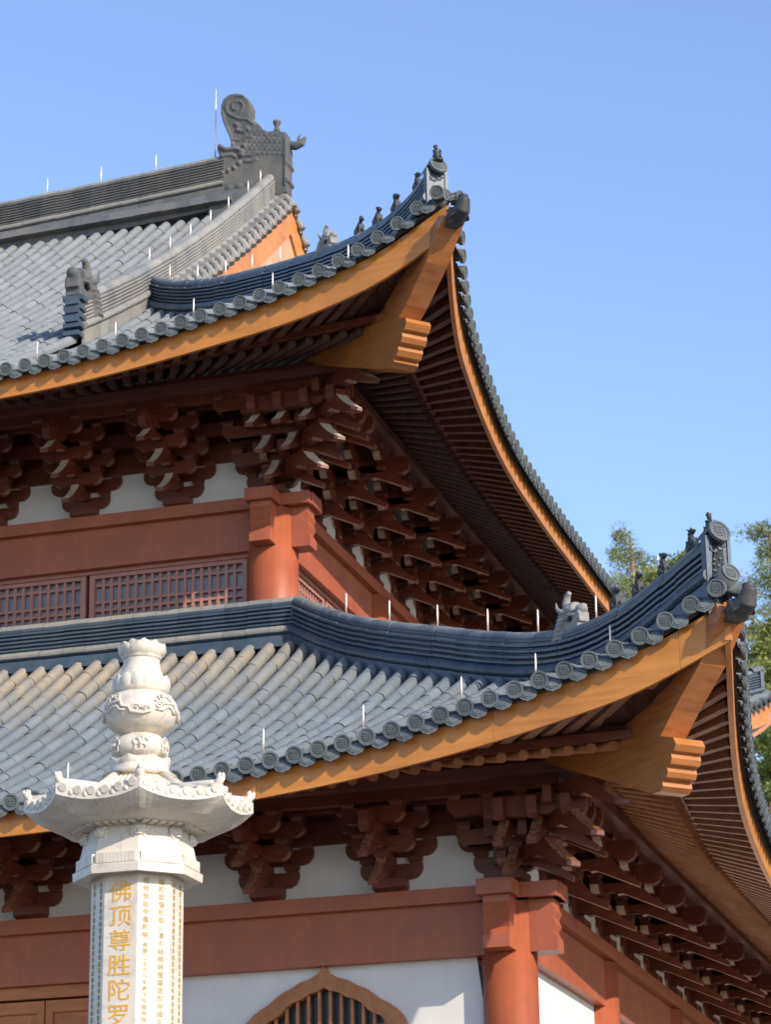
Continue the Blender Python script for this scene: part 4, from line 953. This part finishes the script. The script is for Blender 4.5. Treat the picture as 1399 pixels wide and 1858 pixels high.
for y in (12.86, 12.2, 11.19, 10.31, 9.36, 8.45, 7.56): z = zslope(y) + .62; rod(gr, (XG, y, z), (XG, y, z + .27))
for x in (-12.2, -11.08, -9.95): rod(mainr, (x, YR, 24.62 + (x + 12.2) * .06 - .5), (x, YR, 24.5 + (x + 12.2) * .07))
rod(mainr, (-8.74, YR, 24.33), (-8.74, YR, 25.85), .014)

# ------------------------------------------------------------------ sutra pillar in front
PX, PY = 1.933, -15.54
pil = empty('sutra_pillar', (PX, PY, 0), 'white marble octagonal sutra pillar with gold writing and a lotus finial', 'stone pillar')
um = .00291      # metres per photograph pixel at the pillar
def octa(mb, prof, mi=0, smooth=False): mb.lathe((0, 0, 0), prof, 8, mi, smooth, PI / 8)
R8 = 83 * um
mb = MB(); octa(mb, [(R8, 1.25), (R8, 4.36)]); shaft = mb.build('shaft', M['marble'], pil)
mb = MB(); octa(mb, [(.75, 0), (.75, .25), (.62, .28), (.62, .5), (.5, .56), (.46, .9), (.52, 1.0), (.52, 1.12), (.36, 1.2), (.30, 1.25)]); mb.build('pedestal', M['marble'], pil)
# cap block flaring downward
mb = MB(); octa(mb, [(R8 * 1.0, 4.345), (117 * um, 4.332), (118 * um, 4.375), (112 * um, 4.385), (104 * um, 4.47), (97 * um, 4.56), (95 * um, 4.61)]); cap = mb.build('cap_block', M['marble'], pil)
rl = MB()
for k in range(8):
    a = PI / 8 + k * PI / 4; a2 = a + PI / 4; 
    for q in range(11):
        t = (q + .5) / 11; r_ = 109.5 * um; p0 = Vector((r_ * math.cos(a), r_ * math.sin(a), 0)).lerp(Vector((r_ * math.cos(a2), r_ * math.sin(a2), 0)), .04 + .92 * t); am = (a + a2) / 2; nn = Vector((math.cos(am), math.sin(am), 0)); tn = Vector((-nn.y, nn.x, 0))
        rl.box(p0 + nn * .003 + Vector((0, 0, 4.412)), (.0095, .009, .026), (tn, nn + Vector((0, 0, -.0)), Vector((0, 0, 1))))
    am = a; nn = Vector((math.cos(am), math.sin(am), 0)); tn = Vector((-nn.y, nn.x, 0)); c = nn * 96 * um + Vector((0, 0, 4.555))
    for q in range(9): t = 2 * PI * q / 9; rl.ball(c + (tn * math.cos(t) + Vector((0, 0, math.sin(t)))) * .034 - nn * .005, (.017, .015, .017), (tn, nn, Zv), 8, 6)
    rl.ball(c, (.036, .028, .034), (tn, nn, Zv)); rl.ball(c + nn * .025 - Zv * .006, (.012, .012, .010), (tn, nn, Zv)); rl.ball(c + nn * .018 - Zv * .02, (.022, .01, .006), (tn, nn, Zv))
    for q in (-1, 1): rl.ball(c + nn * .022 + tn * q * .014 + Zv * .008, .007, None, 6, 5)
rl.build('lion_mask_reliefs', M['marble'], cap)
# bracket ring under the canopy
mb = MB(); octa(mb, [(95 * um, 4.59), (99 * um, 4.60), (114 * um, 4.625), (116 * um, 4.66)])
for k in range(8):
    a = PI / 8 + k * PI / 4; a2 = a + PI / 4; am = (a + a2) / 2; nn = Vector((math.cos(am), math.sin(am), 0)); tn = Vector((-nn.y, nn.x, 0))
    for q in range(5):
        t = (q + .5) / 5; p0 = Vector((math.cos(a), math.sin(a), 0)).lerp(Vector((math.cos(a2), math.sin(a2), 0)), t) * 106 * um
        mb.box(p0 + Zv * 4.607, (.016, .05, .018), (tn, nn, Zv))
mb.build('bracket_ring', M['marble'], pil)
# canopy roof
def canopy():
    mb = MB(); N = 24; RC = 206 * um
    def P(k, t, f, z_in, z_out, lift, r_in):
        a = PI / 8 + k * PI / 4; A_ = Vector((math.cos(a), math.sin(a), 0)); B_ = Vector((math.cos(a + PI / 4), math.sin(a + PI / 4), 0)); p = A_.lerp(B_, t); c = (abs(2 * t - 1)) ** 2.2
        r = r_in + (RC * (1 + .02 * c) - r_in) * f; z = z_in + (z_out - z_in) * f + lift * c * f ** 2.5
        return p * r + Zv * z
    prof_t = [(0, 4.895, 0), (.25, 4.82, .01), (.5, 4.775, .02), (.75, 4.745, .03), (1, 4.725, .04)]
    prof_b = [(0, 4.60, 0), (.3, 4.603, 0), (.6, 4.625, .0), (.85, 4.652, .02), (1, 4.668, .04)]
    for k in range(8):
        for prof, rin, sgn in ((prof_t, .15, 1), (prof_b, 114 * um, -1)):
            vs = []
            for f, z, lf in prof:
                for i in range(N + 1):
                    t = i / N; c = abs(2 * t - 1) ** 2.2; a = PI / 8 + k * PI / 4; A_ = Vector((math.cos(a), math.sin(a), 0)); B_ = Vector((math.cos(a + PI / 4), math.sin(a + PI / 4), 0)); p = A_.lerp(B_, t)
                    r = rin + (RC * (.985 + .03 * c) - rin) * f; rip = 0
                    if sgn > 0: rip = .010 * abs(math.sin(t * PI * 6)) if f < 1 else 0
                    else: rip = -.0012 * (1 if (i % 2) else 0)
                    vs.append(p * r + Zv * (z + lf * c + rip))
            mb.add(vs, [(j * (N + 1) + i, j * (N + 1) + i + 1, (j + 1) * (N + 1) + i + 1, (j + 1) * (N + 1) + i) for j in range(len(prof) - 1) for i in range(N)])
        # rim band
        vs = []
        for z in (4.668, 4.725):
            for i in range(N + 1):
                t = i / N; c = abs(2 * t - 1) ** 2.2; a = PI / 8 + k * PI / 4; A_ = Vector((math.cos(a), math.sin(a), 0)); B_ = Vector((math.cos(a + PI / 4), math.sin(a + PI / 4), 0))
                vs.append(A_.lerp(B_, t) * RC * (.985 + .03 * c) + Zv * (z + .04 * c))
        mb.add(vs, [(i, i + 1, N + 2 + i, N + 1 + i) for i in range(N)])
        # eave discs and drip scallops, hip rib with curled tip
        a = PI / 8 + k * PI / 4; A_ = Vector((math.cos(a), math.sin(a), 0)); B_ = Vector((math.cos(a + PI / 4), math.sin(a + PI / 4), 0)); am = a + PI / 8; nn = Vector((math.cos(am), math.sin(am), 0)); tn = Vector((-nn.y, nn.x, 0))
        for i in range(6):
            t = (i + .5) / 6; c = abs(2 * t - 1) ** 2.2; p = A_.lerp(B_, t) * RC * (.985 + .03 * c) + Zv * (4.712 + .04 * c)
            mb.tube([p - nn * .06 + Zv * .016, p + nn * .010], .0225, 16)
            mb.tube([p - nn * .30 + Zv * .06, p - nn * .16 + Zv * .032, p - nn * .02 + Zv * .008], .012, 8)
            if i < 5:
                t = (i + 1) / 6; c = abs(2 * t - 1) ** 2.2; p = A_.lerp(B_, t) * RC * (.985 + .03 * c) + Zv * (4.695 + .04 * c)
                mb.ball(p, (.014, .007, .016), (tn, nn, Zv), 10, 6)
        tip = A_ * RC * 1.015 + Zv * (4.725 + .04)
        mb.tube([A_ * .15 + Zv * 4.905, A_ * RC * .5 + Zv * 4.80, A_ * RC * .75 + Zv * 4.788, tip - A_ * .03 + Zv * .008], [.022, .022, .022, .024], 8)
        mb.tube([tip - A_ * .09 - Zv * .004, tip - A_ * .035 + Zv * .008, tip - A_ * .012 + Zv * .036, tip - A_ * .026 + Zv * .062], [.02, .025, .023, .011], 10)
        mb.tube([tip - A_ * .02 + Zv * .034, tip + A_ * .004 + Zv * .046, tip + A_ * .002 + Zv * .060], [.014, .012, .006], 8)
        mb.tube([A_ * 117 * um + Zv * 4.60, A_ * RC * .75 + Zv * 4.633, A_ * RC * .99 + Zv * 4.705], .010, 6)
        # long slots cut in the soffit, read as thin raised lines
        L0 = A_.lerp(B_, .12) * RC * .80 + Zv * 4.634; L1 = A_.lerp(B_, .88) * RC * .80 + Zv * 4.634
        mb.bar(L0, L1, .006, .01)
    return mb
canopy().build('canopy', M['marble'], pil)
# finial
def petals(mb, n_, r0, r1, z0, z1, w_, bulge, up_=True, phase=0):
    for k in range(n_):
        a = 2 * PI * k / n_ + phase; nn = Vector((math.cos(a), math.sin(a), 0)); tn = Vector((-nn.y, nn.x, 0)); vs = []; rows = 7
        for j in range(rows):
            f = j / (rows - 1); r = r0 + (r1 - r0) * f + bulge * math.sin(f * PI); z = z0 + (z1 - z0) * f; ww = w_ * (1 - f ** 7) ** .6 * (.85 + .2 * math.sin(f * PI)) + .001
            for q in (-1, -.6, 0, .6, 1): vs.append(nn * (r - .25 * ww * abs(q) ** 2 * 1.2 + (.006 if abs(q) == .6 else 0)) + tn * ww * q + Zv * z)
        mb.add(vs, [(j * 5 + i, j * 5 + i + 1, j * 5 + i + 6, j * 5 + i + 5) for j in range(rows - 1) for i in range(4)], 0, True)
fin = MB()
fin.lathe((0, 0, 0), [(.20, 4.90), (.155, 4.93), (.155, 4.96), (.135, 4.99), (.10, 5.0)], 40)
petals(fin, 8, .115, .165, 4.90, 4.995, .06, .012)
fin.build('lotus_base', M['marble'], pil)
fin = MB(); fin.lathe((0, 0, 0), [(.10, 4.985)] + [(.153 * math.sin(t) ** .8, 5.055 - .082 * math.cos(t)) for t in np.linspace(.75, 2.45, 16)] + [(.10, 5.13)], 48)
f1 = fin.build('lower_ball', M['marble'], pil)
fl = MB()
for k in range(6):
    a0 = k * PI / 3 - 1.17
    def sph(u, v_, R_=.157, zc=5.055, sq=.55): return Vector((R_ * math.cos(a0 + u) * math.cos(v_ * .5), R_ * math.sin(a0 + u) * math.cos(v_ * .5), zc + v_ * R_ * sq))
    for q in range(5): t = 2 * PI * q / 5 + .3; fl.tube([sph(.16 * math.cos(t) + .10 * math.cos(w_), .33 * math.sin(t) + .2 * math.sin(w_)) for w_ in np.linspace(0, 2 * PI, 11)], .0038, 6)
    fl.ball(sph(0, 0), .012)
fl.build('plum_blossom_reliefs', M['marble'], f1)
fin = MB(); fin.lathe((0, 0, 0), [(.10, 5.12)] + [(.204 * math.sin(t) ** .75, 5.252 - .125 * math.cos(t)) for t in np.linspace(.55, 2.55, 22)] + [(.12, 5.362)], 56)
f2 = fin.build('upper_ball', M['marble'], pil)
cl = MB()
for k in range(4):
    a0 = k * PI / 2 - 1.75
    def sph(u, v_, R_=.207): r_ = R_ * max(.1, 1 - (abs(v_) ** 2.6) * .35); return Vector((r_ * math.cos(a0 + u), r_ * math.sin(a0 + u), 5.252 + v_ * .12))
    def spiral(u0, v0, r_, sg, sq=1.5): cl.tube([sph(u0 + sg * r_ * (1 - q / 20) * math.cos(q * .55), v0 + sq * r_ * (1 - q / 20) * math.sin(q * .55)) for q in range(17)], .0055, 6)
    spiral(-.42, .38, .14, 1); spiral(-.12, .42, .12, -1); spiral(-.50, .02, .13, 1); spiral(.42, -.18, .14, 1); spiral(.72, -.2, .12, -1)
    cl.tube([sph(-.65, .2), sph(-.3, .15), sph(0, .22), sph(.05, -.05), sph(.25, -.1), sph(.3, -.32), sph(.6, -.38), sph(.85, -.3)], [.004, .009, .01, .01, .01, .01, .009, .004], 6)
    cl.tube([sph(-.6, -.2), sph(-.4, -.18), sph(-.25, .0), sph(-.1, -.02), sph(0, -.2), sph(.15, -.22)], [.004, .009, .009, .009, .009, .004], 6)
cl.build('cloud_reliefs', M['marble'], f2)
fin = MB(); fin.lathe((0, 0, 0), [(.13, 5.35), (.150, 5.37), (.145, 5.42), (.118, 5.46), (.103, 5.50), (.098, 5.54), (.104, 5.555)], 48)
petals(fin, 14, .146, .142, 5.37, 5.452, .033, .010)
fin.build('neck', M['marble'], pil)
fin = MB(); fin.lathe((0, 0, 0), [(.10, 5.545), (.108, 5.56), (.112, 5.60), (.06, 5.615)], 40)
petals(fin, 9, .092, .128, 5.548, 5.632, .048, .014); petals(fin, 9, .08, .098, 5.56, 5.65, .044, .012, phase=PI / 9)
fin.build('lotus_bud', M['marble'], pil)
# inscriptions
def text(body, name, mat, size, face_a, xoff, ztop, pitch, parent, off=0.004, sx=1.0, stag=None):
    n_ = Vector((math.cos(face_a), math.sin(face_a), 0)); t_ = Vector((-n_.y, n_.x, 0)); d = R8 * math.cos(PI / 8) + .0015
    c = bpy.data.curves.new('t', 'FONT'); c.size = size; c.align_x = 'CENTER'; c.extrude = .0012; c.offset = off; c.resolution_u = 2
    c.body = '\n'.join(body); c.space_line = pitch / size
    o = bpy.data.objects.new('t', c); COL.objects.link(o); dg = bpy.context.evaluated_depsgraph_get(); me = bpy.data.meshes.new_from_object(o.evaluated_get(dg))
    M4 = Matrix((t_, Zv, n_)).transposed()
    M4 = Matrix((t_, Zv, n_)).transposed()
    for v_ in me.vertices: v_.co = M4 @ Vector((v_.co.x * sx, v_.co.y, v_.co.z)) + n_ * d + t_ * xoff + Zv * (ztop)
    me.materials.clear(); me.materials.append(mat); bpy.data.objects.remove(o); q = bpy.data.objects.new(name, me); COL.objects.link(q); q.parent = parent; return q
AF = -PI / 2; AR = -PI / 4
text('佛顶尊胜陀罗尼经幢', 'gold_inscription', M['gold'], .118, AF, 0.0, 4.203, .1274, shaft, .0, 1.12)
text('薩陀耶蒲陀耶三漫多鉢唎秫提薩婆怛他揭多薩婆怛他揭多', 'side_inscription', M['gold_faded'], .036, AR, .042, 4.285, .0402, shaft, .0, 1.0)
text('頞地瑟耻帝慕陀唎', 'side_inscription', M['gold_faded'], .036, AR, -.046, 4.285, .0402, shaft, .0, 1.0)
text('佛歷二五六八年歲次甲辰仲秋吉日敬造', 'date_inscription', M['gold_faded'], .028, AR, -.046, 3.955, .0318, shaft, .0, 1.0)
long1 = '那謨薄伽跋帝啼隸路迦鉢囉底毗失瑟咤耶勃陀耶薄伽跋帝怛姪他唵毗輸馱'; long2 = '娑摩三漫多嚩婆娑娑頗羅拏揭底伽訶那娑婆嚩秫地阿鼻詵者蘇揭多伐折那'
text(long1, 'side_inscription', M['gold_faded'], .030, 0, -.045, 4.285, .0345, shaft, .0); text(long2, 'side_inscription', M['gold_faded'], .030, 0, .045, 4.285, .0345, shaft, .0)
text(long2, 'side_inscription', M['gold_faded'], .030, -3 * PI / 4, -.045, 4.285, .0345, shaft, .0); text(long1, 'side_inscription', M['gold_faded'], .030, -3 * PI / 4, .045, 4.285, .0345, shaft, .0)

# ------------------------------------------------------------------ trees on the hill behind
def tree(x, y, ztop, h, cw, kind, label, seed, dens=1.0):
    r = random.Random(seed); z0 = hill_z(x, y) - .3; h = ztop - z0 if h is None else h; z0 = min(z0, ztop - h); H = ztop - z0
    root = empty(kind, (x, y, z0), label, 'tree', 'trees on the hillside behind the hall')
    tb = MB(); lean = (r.uniform(-.06, .06) * H, r.uniform(-.03, .03) * H)
    tr = [(lean[0] * t * t + r.uniform(-.08, .08), lean[1] * t, H * t * .97) for t in np.linspace(0, 1, 9)]; tb.tube(tr, [H * .018 * (1 - .85 * i / 8) + .03 for i in range(9)], 8)
    clumps = []
    nb = int((44 if kind == 'pine_tree' else 52) * dens)
    for i in range(nb):
        t = r.uniform(.45 if kind == 'pine_tree' else .2, 1.0); a = r.uniform(0, 2 * PI); f = (1 - abs(t - .68) / .42) if kind == 'pine_tree' else (1 - (t - .2) ** 2 * .9)
        L = cw * max(.35, min(1, f * 1.2)) * r.uniform(.25, 1.0); zc = H * t * .97; b0 = Vector((lean[0] * t * t, lean[1] * t, zc - L * .12)); b1 = b0 + Vector((math.cos(a) * L, math.sin(a) * L, L * r.uniform(.05, .35)))
        tb.tube([b0, (b0 + b1) / 2 + Vector((0, 0, -.08 * L)), b1], [.05, .035, .015], 5)
        for q in range(3): p = b0.lerp(b1, .45 + .275 * q); clumps.append((p + Vector((r.uniform(-.3, .3), r.uniform(-.3, .3), r.uniform(0, .35))), min(.62, cw * r.uniform(.09, .19))))
    tb.build('trunk', M['bark'], root)
    fo = MB()
    for c, rad in clumps:
        for q in range(int((120 if kind == 'pine_tree' else 110) * dens)):
            d = Vector((r.gauss(0, 1), r.gauss(0, 1), r.gauss(0, .7))).normalized() * rad * r.random() ** .45; p = c + d
            u = (d.normalized() + Vector((r.uniform(-.6, .6), r.uniform(-.6, .6), r.uniform(-.2, .8)))).normalized(); v_ = u.orthogonal().normalized(); v_.rotate(Matrix.Rotation(r.uniform(0, PI), 3, u))
            if kind == 'pine_tree': a_, b_ = r.uniform(.10, .19), .03
            else: a_, b_ = r.uniform(.10, .17), r.uniform(.05, .08)
            fo.add([p - v_ * b_, p + v_ * b_, p + v_ * b_ * .4 + u * a_, p - v_ * b_ * .4 + u * a_], [(0, 1, 2, 3)])
    fo.build('crown', M['needle'] if kind == 'pine_tree' else M['leaf'], root, recalc=False)
def at_px(px, py, y):  # point of the plane y = const seen at a photograph pixel (used once, to read off positions)
    v_ = fwd * 4736.55 + rgt * (px - 762.02) - upv * (py - 916.74); t = (y + 28.2239) / v_.y; return Vector((7.1695, -28.2239, 1.6)) + v_ * t
TREES = [(-19.4, 110, 49.7, 11, 4.2, 'pine_tree', 'airy pine with a pointed top left of the roof figures', 1, 1.0), (-21.6, 112, 47.4, 9, 3.6, 'pine_tree', 'lower airy pine beside the end of the upper eave', 2, .9),
 (-11.4, 108, 48.4, 13, 3.9, 'pine_tree', 'tall pine rising at the right edge above the roof tip', 3, 1.0), (-17.0, 106, 46.6, 9, 3.8, 'broadleaf_tree', 'bushy tree behind the second roof figure', 4, 1.0),
 (-13.8, 104, 43.6, 10, 3.4, 'pine_tree', 'pine half hidden behind the lower roof tip', 5, .9), (-11.8, 100, 40.6, 11, 2.7, 'broadleaf_tree', 'green bushy tree right of the lower roof tip', 6, 1.2),
 (-10.2, 96, 36.8, 11, 2.7, 'broadleaf_tree', 'yellow green tree low at the right edge', 7, 1.2), (-24.6, 114, 46.4, 9, 2.4, 'pine_tree', 'small pine just showing over the upper eave', 8, .9),
 (-19.5, 100, 40.6, 8, 2.6, 'broadleaf_tree', 'bushy tree low behind the hip ridge', 9, 1.0), (-7.6, 102, 44.0, 12, 3.0, 'pine_tree', 'pine beyond the right edge of the hall', 10, .9), (-9.2, 90, 33.0, 10, 2.6, 'broadleaf_tree', 'lowest green tree behind the rear roof corner', 11, 1.1)]
for t_ in TREES: tree(*t_)
